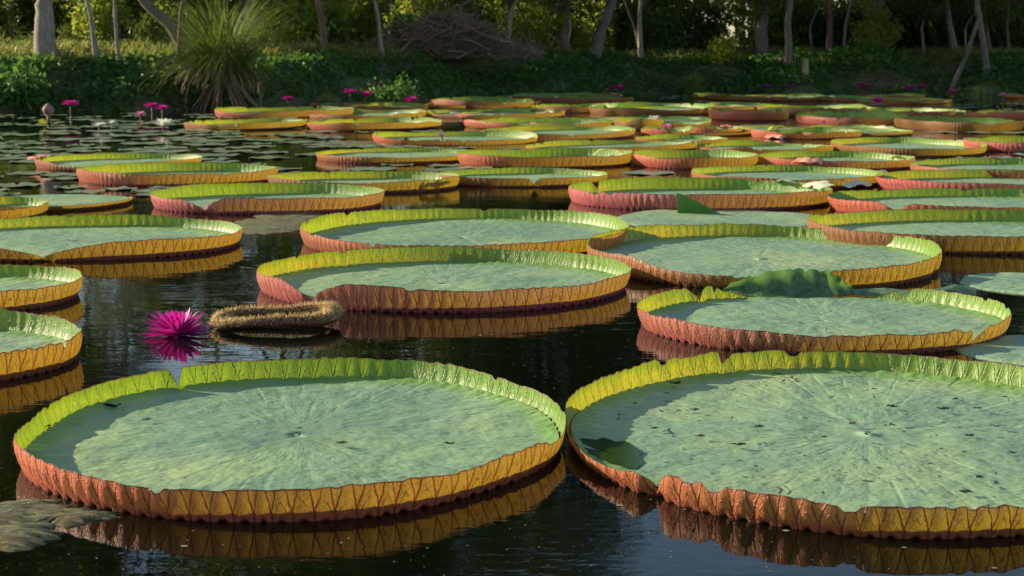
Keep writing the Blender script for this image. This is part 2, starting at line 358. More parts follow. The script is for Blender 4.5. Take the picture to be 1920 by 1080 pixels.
# ------------------------------------------------------------------ giant pads
PADS = []            # (cx, cy, rx, ry) for keeping small pads clear of them
def giant_pad(label, xl, xr, yb, yf, ybot, red=0.5, yel=0.5, dirty=0.3, notches=(), dips=(), ragged=0.03,
              lod=1, seed=None, group='giant rimmed lily pads on the pond', flare=0.16, hmin=0.0, pink=None, gold=None, bows=()):
    seed = seed if seed is not None else int(xl * 7 + yb * 13) % 9973
    rs = np.random.RandomState(abs(seed) + 1)
    xc = (xl + xr) / 2
    pf = pix(xc, ybot, 0.0)
    h = max(hmin, (ybot - yf) / FPX * pf.length * (1.0 if lod < 3 else 0.85))
    B, Fp = pix(xc, yb, h), pix(xc, yf, h)
    cy = (B.y + Fp.y) / 2; ry = (B.y - Fp.y) / 2
    mid = pix(xc, (yb + yf) / 2, h)
    dep = cy * math.cos(PITCH) + (CAM_H - h) * math.sin(PITCH)
    rx = (xr - xl) / 2 / FPX * dep
    asp = ry / rx
    if asp < 0.72 or asp > 1.35:
        ry2 = rx * min(max(asp, 0.72), 1.35); cy = Fp.y + ry2; ry = ry2      # keep the near edge
    cx = (xc - 960) / FPX * (cy * math.cos(PITCH) + (CAM_H - h) * math.sin(PITCH))
    ta = np.linspace(0, 2 * math.pi, 180, endpoint=False); cp, sp_ = math.cos(PITCH), math.sin(PITCH)
    def proj(cx_, cy_, rx_, ry_):
        X, Y, Z = cx_ + rx_ * np.cos(ta), cy_ + ry_ * np.sin(ta), h - CAM_H
        dd = Y * cp - Z * sp_; up = Y * sp_ + Z * cp
        return 960 + FPX * X / dd, 540 - FPX * up / dd
    for _ in range(14):                      # the real ellipse whose picture has these extents
        if ry < 0.05: break
        qx, qy = proj(cx, cy, rx, ry); k_ = (xr - xl) / (qx.max() - qx.min())
        cx += (xc - (qx.max() + qx.min()) / 2) / FPX * cy; rx *= k_
        far_, near_ = pix(xc, yb, h).y, pix(xc, yf, h).y
        if 0.72 < asp < 1.35:
            cy += ((far_ - pix(xc, qy.min(), h).y) + (near_ - pix(xc, qy.max(), h).y)) / 2
            ry += ((far_ - pix(xc, qy.min(), h).y) - (near_ - pix(xc, qy.max(), h).y)) / 2
        else: cy += near_ - pix(xc, qy.max(), h).y
    PADS.append((cx, cy, rx, ry, h))
    per = 2 * math.pi * math.sqrt((rx * rx + ry * ry) / 2)
    N = max(24, int(round(per / 0.062)))
    seg = N * (12 if lod == 1 else 6 if lod == 2 else 4)
    th = np.linspace(0, 2 * math.pi, seg, endpoint=False)
    Rm = 1 + sum(rs.uniform(-1, 1) * a * np.cos(k * th + rs.uniform(0, 6.28)) for k, a in ((2, .012), (3, .014), (5, .009), (8, .005)))
    Hf = 1 + sum(rs.uniform(-1, 1) * a * np.cos(k * th + rs.uniform(0, 6.28)) for k, a in ((1, .05), (2, .07), (3, .07), (5, .05), (9, .03)))
    if lod == 3:
        Hf = 1 + (Hf - 1) * 2.4; Rm = 1 + (Rm - 1) * 1.8
    Hf = Hf + ragged * sinnoise(th * 12, th * 0, seed + 5, 16, 1.0, 12.0) * 0.8 + 0.012 * np.cos(th * N + 0.55 * np.sin(th * 7 + seed)) * (1 + np.sin(th * 3 + seed)) + 0.35 * ragged * sinnoise(th * 60, th * 0, seed + 6, 16, 1.0, 6.0)
    clean = lod < 3 and dirty <= .5
    for _k in range(rs.randint(3, 7) if clean else rs.randint(7, 15)):
        t0 = rs.uniform(0, 6.283); dd = np.abs((th - t0 + math.pi) % (2 * math.pi) - math.pi)
        Hf = Hf * (1 - rs.uniform(.04, .30) * (.5 if clean else 1) * np.exp(-(dd / R(rs.uniform(.5, 2.4))) ** 4))
    Hf = Hf - (0.05 if clean else .12) * np.clip(sinnoise(th * 5, th * 0, seed + 11, 8, 1, 3) - .3, 0, 1)
    def angd(t0): return np.abs((th - t0 + math.pi) % (2 * math.pi) - math.pi)
    for (px, side, w) in notches:
        c = max(-1, min(1, (px - xc) / ((xr - xl) / 2))); t0 = math.acos(c) * (1 if side == 'b' else -1)
        d = angd(t0); w = R(w)
        Hf = Hf * np.minimum(1, d / w + 0.02) ** 0.42
        Rm = Rm * (1 - 0.035 * np.exp(-(d / 0.035) ** 2))
    for (px, side, w, depth) in dips:
        c = max(-1, min(1, (px - xc) / ((xr - xl) / 2))); t0 = math.acos(c) * (1 if side == 'b' else -1)
        Hf = Hf * (1 - depth * np.exp(-(angd(t0) / R(w)) ** 4))
    for (px, side, w, amt) in bows:
        c = max(-1, min(1, (px - xc) / ((xr - xl) / 2))); t0 = math.acos(c) * (1 if side == 'b' else -1)
        Rm = Rm * (1 + amt * np.exp(-(angd(t0) / R(w)) ** 2))
    rows = 13 if lod == 1 else 8 if lod == 2 else 6
    jit = 0.55 * np.sin(th * 7 + seed) + 0.45 * np.sin(th * 17 + 2 * seed) + 0.35 * np.sin(th * 31 + seed)
    phase = th * N + jit; pleat = np.cos(phase) * (0.75 + 0.45 * sinnoise(th * 9, th * 0, seed + 7, 10, 1, 3))          # +1 between veins
    fl = flare * h + 0.01
    zf = 0.022 if lod < 3 else 0.02
    V = np.zeros((rows, seg, 3)); ux = np.cos(th); uy = np.sin(th)
    lean = 0.10 * h * sinnoise(th * 2, th * 0, seed + 9, 6, 1.0, 4.0)
    for i in range(rows):
        s_ = i / (rows - 1)
        zb = 0.004 - 0.016 * (1 - np.clip(pleat + 0.3, 0, 1))
        z = zb * (1 - s_) ** 2 + (h * Hf) * s_
        off = -fl * (1 - s_) ** 1.3 + 0.0034 * math.sin(math.pi * s_ ** 0.7) * pleat + 0.0010 * s_ * pleat + lean * s_ ** 2
        off = off + 0.10 * h * math.sin(math.pi * s_) * 0.6
        rr_x = rx * Rm + off; rr_y = ry * Rm + off
        V[i, :, 0] = ux * rr_x; V[i, :, 1] = uy * rr_y; V[i, :, 2] = z
    F = grid_faces(rows, seg, True)
    jj = np.arange(seg); ue = phase / (2 * math.pi); un = np.append(ue[1:], ue[0] + N)
    UV = np.zeros((rows - 1, seg, 4, 2))
    for i in range(rows - 1):
        a, b = i / (rows - 1), (i + 1) / (rows - 1)
        UV[i, :, 0] = np.stack([ue, np.full(seg, a)], -1); UV[i, :, 1] = np.stack([un, np.full(seg, a)], -1)
        UV[i, :, 2] = np.stack([un, np.full(seg, b)], -1); UV[i, :, 3] = np.stack([ue, np.full(seg, b)], -1)
    root = empty('giant_lily_pad', (cx, cy, 0))
    if lod == 3: root.rotation_euler = (R(rs.uniform(-.5, 1.0)), R(rs.uniform(-1.0, 1.0)), 0)
    tag(root, label, 'lily pad', group)
    rim = ob('rim', mesh_np('rim', V.reshape(-1, 3), F, M_rim, UV.reshape(-1, 2)), root)
    if lod == 1:
        K = N * 9; si = rs.randint(0, N, K); sv = rs.uniform(0.05, .98, K)
        tj = np.interp((si + .5 + rs.normal(size=K) * .05 + np.where(rs.rand(K) < .5, 1, -1) * np.maximum(sv - .34, 0) * .44) % N, phase / (2 * math.pi), th)
        ii = (tj / (2 * math.pi) * seg).astype(int) % seg; ri = np.clip((sv * (rows - 1)).astype(int), 0, rows - 1); P0 = V[ri, ii]
        nrm = np.stack([np.cos(tj), np.sin(tj), rs.uniform(-.3, .5, K)], -1); tip = P0 + nrm * rs.uniform(.004, .011, (K, 1)); tg = np.stack([-np.sin(tj), np.cos(tj), 0 * tj], -1) * .0011; vz = np.array([0, 0, .0011])
        SV = np.stack([P0 - tg, P0 + vz, P0 + tg, tip], 1).reshape(-1, 3); b4 = np.arange(K)[:, None] * 4
        SF = np.vstack([b4 + [0, 1, 3], b4 + [1, 2, 3], b4 + [2, 0, 3]])
        tag(ob('spines', mesh_np('spines', SV, SF, M_prick, smooth=False), root), None, None, kind='stuff')
    # floor
    step = 12 if lod == 1 else 6
    fseg = max(48, seg // (3 if lod == 1 else 3 if lod == 2 else 4))
    idx = (np.arange(fseg) * seg / fseg).astype(int)
    tf = th[idx]; rings = np.concatenate([[0.015], np.linspace(0.06, 0.9, {1: 46, 2: 16, 3: 8}[lod]), [0.93, 0.955, 0.975, 0.99, 1.0]])
    ex = -fl + 0.004
    FV = np.zeros((len(rings), fseg, 3))
    # the upturned foot of the rim is pleated into little buttresses
    pl = pleat[idx]
    for i, q in enumerate(rings):
        x = np.cos(tf) * (rx * Rm[idx] + ex) * q; y = np.sin(tf) * (ry * Rm[idx] + ex) * q
        qb = 0.003 if lod > 1 else 0.0042
        qb *= min(1, q * 6); z = zf + qb * sinnoise(x, y, seed + 3, 14, 8.0, 60.0) * (1 - 0.3 * (q > .93)) + 0.004 * sinnoise(x, y, seed + 4, 6, 2.0, 5.0)
        edge = max(0.0, (q - 0.90) / 0.10)
        z = z + edge ** 2 * (0.011 * np.minimum(1, Hf[idx])) * (1 + 0.35 * pl * (lod < 3))
        if q == 1.0: x *= 1.004; y *= 1.004
        FV[i, :, 0] = x; FV[i, :, 1] = y; FV[i, :, 2] = np.maximum(z, 0.006)
    FF = grid_faces(len(rings), fseg, True)[:, :]
    fu = np.zeros((len(rings) - 1, fseg, 4, 2))
    for i in range(len(rings) - 1):
        fu[i, :, 0, 1] = rings[i]; fu[i, :, 1, 1] = rings[i]; fu[i, :, 2, 1] = rings[i + 1]; fu[i, :, 3, 1] = rings[i + 1]
    # close the centre with a fan of quads
    cidx = len(rings) * fseg
    Vall = np.vstack([FV.reshape(-1, 3), [[0, 0, FV[0, :, 2].mean()]]])
    fan = np.array([[cidx, k, (k + 1), (k + 2) % fseg] for k in range(0, fseg - 1, 2)])
    FF = np.vstack([FF, fan]); fuv = np.vstack([fu.reshape(-1, 2), np.zeros((len(fan) * 4, 2))])
    flo = ob('leaf_floor', mesh_np('leaf_floor', Vall, FF, M_floor, fuv), root)
    rim.color = (red, yel, rs.uniform(0, 1) if pink is None else pink, rs.uniform(0, 1) if gold is None else gold); flo.color = (red, yel, dirty, 1)
    print('PAD', label[:40], 'c=(%.2f,%.2f) rx=%.2f ry=%.2f h=%.3f asp=%.2f' % (cx, cy, rx, ry, h, asp))
    return root, (cx, cy, rx, ry, h)

G = giant_pad
near_left, gL = G('nearest giant lily pad at lower left, its left rim coral red in the sun', 28, 1058, 672, 918, 978, red=0.95, yel=0.45, dirty=0.12, pink=0.0, gold=.1, hmin=0.10,
  notches=[(218, 'b', 2.2)], dips=[(1040, 'f', 8, 0.25)], ragged=0.05)
near_right, gR = G('largest giant lily pad at the lower right corner, specked with dark litter', 1060, 2262, 657, 948, 990, red=0.65, yel=0.95, dirty=0.85, pink=0.1, gold=.6,
  notches=[(1847, 'f', 7.0), (1195, 'f', 4)], dips=[(1100, 'f', 17, 0.5)], ragged=0.07, hmin=.10)
G('giant lily pad in the middle with a deep notch in its pink front left rim', 480, 1178, 462, 545, 574, red=0.9, yel=0.4, dirty=0.2, pink=0.9, gold=1.0, notches=[(603, 'f', 14)], ragged=0.03, hmin=.12)
G('giant lily pad right of centre with a ragged brown torn front left rim', 1100, 1768, 418, 507, 530, red=0.35, yel=0.7, dirty=0.25, notches=[(1722, 'f', 2.5)],
  dips=[(1300, 'f', 22, 0.35)], ragged=0.06, hmin=.12)
G('giant lily pad behind the middle one, its back rim glowing green and white', 563, 1180, 388, 460, 492, red=0.6, yel=0.75, dirty=0.1, gold=.1, ragged=0.03, hmin=.12)
G('giant lily pad at the right with a torn back rim folded up into a flap', 1195, 1900, 530, 626, 660, red=0.6, yel=0.85, dirty=0.6, gold=.4,
  notches=[(1335, 'b', 5), (1782, 'f', 5)], dips=[(1575, 'b', 28, 0.97)], ragged=0.05, hmin=.10)
G('giant lily pad at the left edge with a wide V notch in its front rim', -205, 456, 403, 460, 488, red=0.7, yel=0.55, dirty=0.2, notches=[(150, 'f', 22)], ragged=0.03, hmin=.11)
G('giant lily pad cut by the left edge, upper of the two stacked there, rim orange', -500, 151, 490, 562, 596, red=0.5, yel=0.6, dirty=0.15, ragged=0.03, hmin=.11)
G('giant lily pad cut by the left edge, lower of the two stacked there', -540, 150, 580, 683, 733, red=0.55, yel=0.35, dirty=0.6, ragged=0.05, hmin=.12)
G('giant lily pad left of centre with pink left and yellow right front rim', 285, 721, 343, 374, 403, red=0.95, yel=0.4, notches=[(408, 'f', 12)], pink=1.0, lod=2, hmin=.11)
G('giant lily pad with pink left rim and a dark green folded flap on its front', 1067, 1559, 333, 366, 397, red=0.9, yel=0.3, notches=[(1120, 'b', 4)], pink=1.0, lod=2, hmin=.11)
G('giant lily pad cut by the right edge, rim orange at its left end', 1510, 2190, 391, 444, 478, red=0.3, yel=0.65, lod=2, hmin=.11)
G('giant lily pad cut by the right edge, pink rim tip beside the flap pad', 1552, 2120, 355, 388, 412, red=0.95, yel=0.35, lod=2, notches=[(1640, 'f', 8)], hmin=.11)
G('giant lily pad cut by the right edge with a bright coral pink front left rim', 1647, 2180, 320, 346, 368, red=0.98, yel=0.6, lod=2, hmin=.11)
G('giant lily pad with a cream lit right rim, behind the dark flap pad', 1298, 1656, 309, 336, 349, red=0.35, yel=0.7, lod=2, hmin=.10)
G('giant lily pad cut by the right edge, back rim striped green and white', 1706, 2110, 297, 322, 338, red=0.5, yel=0.4, lod=2, hmin=.10)
G('giant lily pad with an orange left end, right of the violet rimmed one', 1420, 1714, 283, 302, 320, red=0.9, yel=0.55, lod=2, hmin=.10)
G('giant lily pad with a golden folded left rim at the far right', 1556, 1850, 253, 279, 295, red=0.25, yel=0.9, lod=2, hmin=.10)
G('giant lily pad at the right edge with a salmon red front rim', 1808, 2090, 256, 268, 286, red=1.0, yel=0.6, lod=2, hmin=.10)
G('giant lily pad with a violet left front rim, right of the curled leaf', 1183, 1421, 280, 296, 318, red=0.9, yel=0.6, lod=2, hmin=.10)
G('giant lily pad carrying the pale curled young leaf, pink and yellow front rim', 858, 1187, 278, 293, 316, red=0.9, yel=0.6, lod=2, hmin=.10)
G('long thin yellow rimmed giant lily pad left of the one with the curled leaf', 590, 905, 277, 295, 308, red=0.5, yel=0.85, lod=2, hmin=.08)
G('dull brown rimmed giant lily pad in the centre with a small front notch', 822, 1140, 315, 335, 352, red=0.4, yel=0.6, lod=2, notches=[(1000, 'f', 4)], hmin=.09)
G('giant lily pad half hidden behind a dark green rimmed pad, its right rim ochre', 505, 862, 319, 341, 364, red=0.3, yel=0.75, lod=2, hmin=.10)
G('giant lily pad at the far left with a yellow back rim and orange left end', 62, 376, 286, 305, 322, red=0.6, yel=0.9, lod=2, dips=[(200, 'f', 30, .5)], hmin=.09)
G('giant lily pad at the left with an orange folded rim over a pink front', 146, 520, 304, 326, 350, red=0.95, yel=0.7, lod=2, hmin=.10)
G('almost flat giant lily pad at the left edge with a low olive front rim', -80, 248, 358, 387, 398, red=0.2, yel=0.6, lod=2, dips=[(80, 'b', 70, .85)])
G('small giant lily pad cut by the left edge with an orange right rim', -150, 91, 368, 398, 416, red=0.4, yel=0.6, lod=2, hmin=.10)
FAR = [
 ('far giant lily pad with a pink left end, below the purple white bud', 695, 1006, 247, 259, 276, 0.95, 0.8),
 ('far giant lily pad, leftmost of the bright yellow green rims', 345, 576, 222, 232, 247, 0.4, 0.95),
 ('far giant lily pad with an orange pink left end in the yellow green row', 571, 829, 219, 233, 249, 0.8, 0.95),
 ('far giant lily pad with a pink left end nearest to the tall grass clump', 397, 662, 200, 208, 223, 0.9, 0.7),
 ('far giant lily pad with a brown orange rim below the magenta flowers', 672, 802, 191, 199, 212, 0.5, 0.6),
 ('far giant lily pad with a dusty pink rim by the far shore', 806, 1002, 180, 190, 206, 0.7, 0.3),
 ('far giant lily pad with a thin yellow green rim behind the yellow row', 577, 800, 206, 214, 226, 0.5, 0.9),
 ('far giant lily pad with a yellow rim and pale flowers beside it', 787, 1058, 204, 213, 225, 0.4, 0.9),
 ('far giant lily pad with a short pink left end behind the salmon rims', 872, 1152, 222, 231, 246, 0.9, 0.8),
 ('far giant lily pad with a salmon pink rim and yellow right end', 905, 1191, 237, 249, 265, 1.0, 0.8),
 ('far giant lily pad, dark green, at the far shore in the centre', 958, 1112, 173, 182, 195, 0.3, 0.1),
 ('far giant lily pad with a broad green back rim in the centre distance', 1097, 1345, 186, 204, 219, 0.3, 0.1),
 ('far giant lily pad with a dark red rim in the centre distance', 998, 1158, 194, 201, 214, 0.7, 0.2),
 ('far giant lily pad with a rosy left end right of the broad green one', 1328, 1480, 196, 208, 231, 1.0, 0.4),
 ('far giant lily pad with a bright yellow rim under the white flower', 1151, 1246, 215, 226, 248, 0.3, 1.0),
 ('far small giant lily pad with a rosy rim beside the half open flower', 1202, 1300, 236, 243, 259, 1.0, 0.3),
 ('far giant lily pad with thin orange rim right of the half open flower', 1285, 1392, 236, 242, 254, 0.9, 0.7),
 ('far giant lily pad with a cream right rim below the half open flower', 1190, 1365, 253, 262, 274, 0.5, 0.8),
 ('far giant lily pad with a salmon left end and dark green back rim', 1408, 1616, 240, 248, 264, 1.0, 0.3),
 ('far giant lily pad with a wide golden rim and cream lit right end', 985, 1303, 264, 276, 287, 0.4, 0.8),
 ('far giant lily pad with a thin yellow rim right under the far bank', 1297, 1362, 172, 177, 187, 0.3, 0.9),
 ('far giant lily pad, thin and olive, right under the far bank', 1364, 1560, 176, 183, 191, 0.4, 0.4),
 ('far giant lily pad with an olive ochre front rim in the right distance', 1420, 1625, 187, 203, 223, 0.3, 0.4),
 ('far giant lily pad with a pink left end and green back rim at the right', 1571, 1792, 194, 210, 223, 1.0, 0.4),
 ('far giant lily pad with a peach striped left rim at the right', 1492, 1705, 209, 219, 240, 0.9, 0.4),
 ('far giant lily pad with tall olive front rim and white back rim, right edge', 1676, 1919, 218, 230, 250, 0.3, 0.5),
 ('far giant lily pad with a pink left end cut by the right edge', 1810, 2010, 205, 212, 228, 0.9, 0.4),
 ('far giant lily pad with a white lit back rim between orange rims', 1310, 1560, 266, 279, 292, 0.4, 0.7),
 ('far giant lily pad, dull green and low, left of the wide golden one', 1105, 1330, 226, 232, 241, 0.3, 0.2),
 ('far giant lily pad, low and dark, near the far right lily flowers', 1640, 1770, 184, 190, 196, 0.2, 0.2),
]
for (lb, a, b, c, d, e, r_, y_) in FAR:
    G(lb, a, b, c, d, e, red=r_ * .85, yel=y_, lod=3, hmin=.09, ragged=0.05)

fx = random.Random(31); extra = 0
for _ in range(2500):
    if extra >= 38: break
    xc_ = fx.uniform(660, 1940); yb_ = 172 + 85 * fx.random() ** 1.6; w_ = (yb_ - 75) * fx.uniform(1.0, 1.5); p_ = pix(xc_, yb_ + 4)
    if any(((p_.x - a) / (c * 1.02 + w_ / 2 / FPX * p_.y)) ** 2 + ((p_.y - b) / (d * 1.0 + w_ / 2 / FPX * p_.y)) ** 2 < (.36 if yb_ < 215 else .6) for a, b, c, d, e in PADS): continue
    G('low young giant pad squeezed into the far crowd, ' + ('left of' if xc_ < 1250 else 'right of') + ' the half open flower', xc_ - w_ / 2, xc_ + w_ / 2, yb_, yb_ + 6 + (yb_ - 170) * .06, yb_ + 13 + (yb_ - 170) * .08,
      red=fx.uniform(.2, .9), yel=fx.uniform(.3, 1), lod=3, hmin=.03, ragged=.08, group='low young pads in the far crowd'); extra += 1
print('extra pads', extra)
# flap on the right hand pad: the torn back rim folded upwards
def sheet(name, pts, mat, parent=None, uvon=True):
    """pts: rows x cols grid of points"""
    A = np.array(pts, dtype=float); nr, nc, _ = A.shape
    F = grid_faces(nr, nc, False); U = np.zeros((len(F), 4, 2))
    for i, f in enumerate(F):
        for k, v in enumerate(f): U[i, k] = ((v % nc) / (nc - 1), (v // nc) / (nr - 1))
    return ob(name, mesh_np(name, A.reshape(-1, 3), F, mat, U.reshape(-1, 2)), parent)

M_flap = mat_simple('torn_green_flap', (0.045, 0.12, 0.055), (0.18, 0.28, 0.15), 26, 0.5, 1.0, (0.12, 0.26, 0.05))
def torn_flap():
    root = [o for o in C.objects if o.get('label', '').startswith('giant lily pad at the right with a torn')][0]
    cx, cy = root.location.x, root.location.y
    nc, nr = 40, 10
    top = [(1345, 545), (1400, 520), (1450, 507), (1500, 503), (1545, 505), (1575, 517), (1592, 533)]
    bot = [(1345, 556), (1400, 556), (1450, 557), (1500, 558), (1545, 557), (1575, 553), (1610, 550)]
    def interp(l, s):
        x = s * (len(l) - 1); i = min(int(x), len(l) - 2); f = x - i
        return (l[i][0] * (1 - f) + l[i + 1][0] * f, l[i][1] * (1 - f) + l[i + 1][1] * f)
    P = []; jag = [rnd.uniform(-2, 4) * (1 if rnd.random() < .6 else 2.2) * (.3 + j / nc) for j in range(nc)]
    for i in range(nr):
        v = i / (nr - 1); row = []
        for j in range(nc):
            u = j / (nc - 1); b = interp(bot, u); base = pix(b[0], b[1], 0.03)
            t_ = interp(top, u); T = at(t_[0], t_[1] + (1.5 * math.sin(u * 60) + jag[j]) * v, base.y + 0.10 - 0.05 * math.sin(u * 9))
            p = base.lerp(T, v); p.y += 0.05 * math.sin(v * math.pi) + 0.012 * math.sin(u * 40 + v * 3)
            row.append((p.x - cx, p.y - cy, p.z))
        P.append(row)
    sheet('folded_flap', P, M_flap, root)
    P = []
    top = [(1600, 545), (1660, 540), (1720, 548), (1760, 541), (1790, 533), (1830, 540)]
    bot = [(1600, 554), (1660, 557), (1720, 561), (1760, 560), (1790, 558), (1830, 557)]
    for i in range(6):
        v = i / 5; row = []
        for j in range(nc):
            u = j / (nc - 1); b = interp(bot, u); base = pix(b[0], b[1], 0.028)
            t_ = interp(top, u); T = at(t_[0], t_[1], base.y + 0.14)
            p = base.lerp(T, v); p.z += 0.02 * math.sin(v * math.pi); row.append((p.x - cx, p.y - cy, p.z))
        P.append(row)
    sheet('folded_flap', P, mat_simple('torn_floor_flap', (0.09, 0.18, 0.11), (0.22, 0.34, 0.18), 16, 0.5, 0.8, (0.15, 0.3, 0.08)), root)
torn_flap()
def dark_flap():
    root = [o for o in C.objects if 'dark green folded flap' in o.get('label', '')][0]
    cx, cy = root.location.x, root.location.y
    Y = pix(1300, 400, 0).y - 0.05
    P = []
    for i in range(8):
        v = i / 7; row = []
        for j in range(14):
            u = j / 13
            px = 1270 + u * 85
            ytop = 362 + 42 * max(0, (u - 0.02)) ** 1.15; py = 402 + (ytop - 402) * v
            p = at(px, py, Y - 0.10 * math.sin(v * math.pi * .5) * (1 - u) - 0.02)
            row.append((p.x - cx, p.y - cy, max(p.z, 0.003)))
        P.append(row)
    sheet('folded_flap', P, mat_simple('dark_green_flap', (0.012, 0.05, 0.02), (0.04, 0.12, 0.04), 10, 0.45, 0.5, (0.03, 0.10, 0.02)), root)
dark_flap()

# folded scraps of far rims
M_scr = [mat_simple('salmon_scrap', (0.60, 0.20, 0.13), (0.80, 0.36, 0.24), 6, .5), mat_simple('lime_scrap', (0.32, 0.42, 0.05), (0.5, 0.55, 0.1), 6, .5, .3, (.5, .5, .02)), mat_simple('cream_scrap', (0.55, 0.58, 0.35), (0.75, 0.72, 0.5), 6, .5), mat_simple('rust_scrap', (0.25, 0.09, 0.04), (0.4, 0.2, 0.06), 6, .6)]
def scraps():
    q = random.Random(77); far = [p for p in PADS if p[1] > 14]
    nm = ('salmon pink', 'lime green', 'cream coloured', 'rusty brown')
    for k in range(48):
        cx, cy, rx, ry, h = q.choice(far); a = q.uniform(0, 6.28); w = q.uniform(.12, .42); hh = q.uniform(.02, .055); b = q.uniform(.4, .8); P = []
        for i in range(5):
            v = i / 4
            P.append([((j / 8 - .5) * w, (v - .5) * .16 + .03 * math.sin(j * 1.3 + k), hh * math.sin(math.pi * j / 8) ** b * (math.sin(math.pi * (.1 + v * .75))) + .01 * math.sin(j * 2.1)) for j in range(9)])
        m_i = q.choice([0, 0, 1, 1, 2, 2, 3]); o = sheet('folded_scrap', P, M_scr[m_i]); o.location = (cx + rx * math.cos(a), cy + ry * math.sin(a), h * q.uniform(.3, .95)); o.rotation_euler = (q.uniform(-.3, .3), 0, a + 1.57)
        tag(o, nm[m_i] + ' folded scrap on a far pad rim, ' + ('left' if cx / cy * FPX + 960 < 1120 else 'right') + ' of the curled leaf', 'leaf scrap', 'folded scraps of old rims')
scraps()
# pale curled young leaf standing on a far pad
def curled_leaf():
    p = pix(1145, 303, 0.03); root = empty('curled_leaf', p)
    tag(root, 'pale yellow green curled young leaf standing on a lily pad in the centre distance', 'leaf')
    sc = 18.2 / FPX
    def strip(name, pts, w, th_):
        P = []
        n = 26
        for i in range(5):
            row = []
            for j in range(n):
                u = j / (n - 1) * (len(pts) - 1); k = min(int(u), len(pts) - 2); f = u - k
                x = pts[k][0] * (1 - f) + pts[k + 1][0] * f; z = pts[k][1] * (1 - f) + pts[k + 1][1] * f
                a = (i / 4 - .5)
                row.append((x * sc, a * w, z * sc - abs(a) * th_))
            P.append(row)
        sheet(name, P, M_curl, root)
    strip('fold', [(-36, 0), (-34, 14), (-26, 22), (-14, 26), (-4, 22), (2, 12), (10, 20), (20, 22), (30, 12), (38, 6)], 0.10, 0.02)
    strip('fold', [(-36, -4), (-20, 6), (0, 12), (20, 12), (38, 6), (42, -2)], 0.22, 0.05)
M_curl = mat_simple('pale_young_leaf', (0.45, 0.55, 0.15), (0.62, 0.68, 0.30), 12, 0.5, 0.2, (0.7, 0.8, 0.2))
curled_leaf()

# ------------------------------------------------------------------ rolled spiny young leaf
M_spinebody = mat_simple('spiny_leaf_skin', (0.05, 0.02, 0.012), (0.16, 0.08, 0.03), 20, 0.6)
M_spine = mat_simple('golden_spine', (0.42, 0.27, 0.09), (0.62, 0.45, 0.17), 30, 0.6)
def spiny_leaf():
    A, B = pix(400, 612, 0.0), pix(636, 612, 0.0)
    c = (A + B) / 2; root = empty('rolled_young_leaf', c)
    tag(root, 'unopened rolled lily leaf bristling with golden spines beside the near magenta flower', 'leaf')
    root.scale = (1, 1, .8)
    L = (B - A).length / 2 - 0.03
    pts, rad = [], []
    n = 72
    for i in range(n + 1):
        a = 2 * math.pi * i / n
        x = L * math.copysign(abs(math.cos(a)) ** 0.8, math.cos(a)); y = 0.19 * math.copysign(abs(math.sin(a)) ** 0.7, math.sin(a))
        pts.append(Vector((x, y + 0.02, 0.052 + 0.018 * (x / L) + 0.008 * math.sin(3 * a))))
        rad.append(0.032 * (0.75 + 0.32 * (x / L + 1) / 2) * (1 + 0.1 * math.sin(7 * a)))
    pts2 = [Vector((x, 0.0 + 0.015 * math.sin(x * 9), 0.028 + 0.015 * (x / L))) for x in np.linspace(-L * .9, L * .85, 20)]
    m = MB(); m.tube(pts, rad, 14, cap=False); m.tube(pts2, [0.016] * 20, 10)
    m.build('rolled_blade', M_spinebody, root)
    sp = MB(); rs = random.Random(3)
    paths = [(pts, rad), (pts2, [0.016] * 20)]
    for k in range(2600):
        P_, R_ = paths[0] if k % 8 else paths[1]
        i = rs.randrange(0, len(P_) - 1); f = rs.random(); p = P_[i].lerp(P_[i + 1], f); d = (P_[i + 1] - P_[i]).normalized()
        up = Vector((0, 0, 1)); s1 = d.cross(up).normalized(); a = rs.uniform(-0.05 * math.pi, 1.05 * math.pi)
        nrm = (s1 * math.cos(a) + up * math.sin(a)).normalized()
        q = p + nrm * R_[i] * 0.95; l = rs.uniform(0.018, 0.038)
        tip = q + (nrm + Vector((rs.uniform(-.3, .3), rs.uniform(-.3, .3), rs.uniform(-.1, .35)))).normalized() * l
        w = d * 0.0015; w2 = d.cross(nrm) * 0.0015
        V = [q - w - w2, q + w - w2, q + w + w2, q - w + w2, tip, tip + w * .2]
        sp.add([tuple(v) for v in V], [[0, 1, 5, 4], [1, 2, 5, 4], [2, 3, 4, 5], [3, 0, 4, 5]])
    tag(sp.build('spines', M_spine, root, smooth=False), None, None, kind='stuff')
spiny_leaf()

# ------------------------------------------------------------------ flowers
def petal_grid(L, w, base_r, pitch, az, curl=0.3, n=7, z0=0.0):
    """narrow pointed cupped petal leaving the flower's middle at elevation pitch"""
    ca, sa = math.cos(az), math.sin(az); rows = []
    r, z, e = base_r, z0, pitch
    for i in range(n):
        s_ = i / (n - 1); ww = w * (math.sin(math.pi * min(1, 0.12 + 0.88 * s_)) ** 0.75) * (1 if s_ < .98 else .2) + 0.0008
        row = []
        for j in (-1, -0.5, 0, 0.5, 1):
            x = r; y = j * ww / 2; zz = z + abs(j) ** 2 * ww * 0.22
            row.append((x * ca - y * sa, x * sa + y * ca, zz))
        rows.append(row)
        r += L / (n - 1) * math.cos(e); z += L / (n - 1) * math.sin(e); e -= curl / (n - 1)
    return rows
def petal_piece(rows):
    A = np.array(rows); nr, nc, _ = A.shape; F = grid_faces(nr, nc, False); U = np.zeros((len(F), 4, 2))
    for i, f in enumerate(F):
        for k, v in enumerate(f): U[i, k] = ((v % nc) / (nc - 1), (v // nc) / (nr - 1))
    return A.reshape(-1, 3), F, U.reshape(-1, 2)

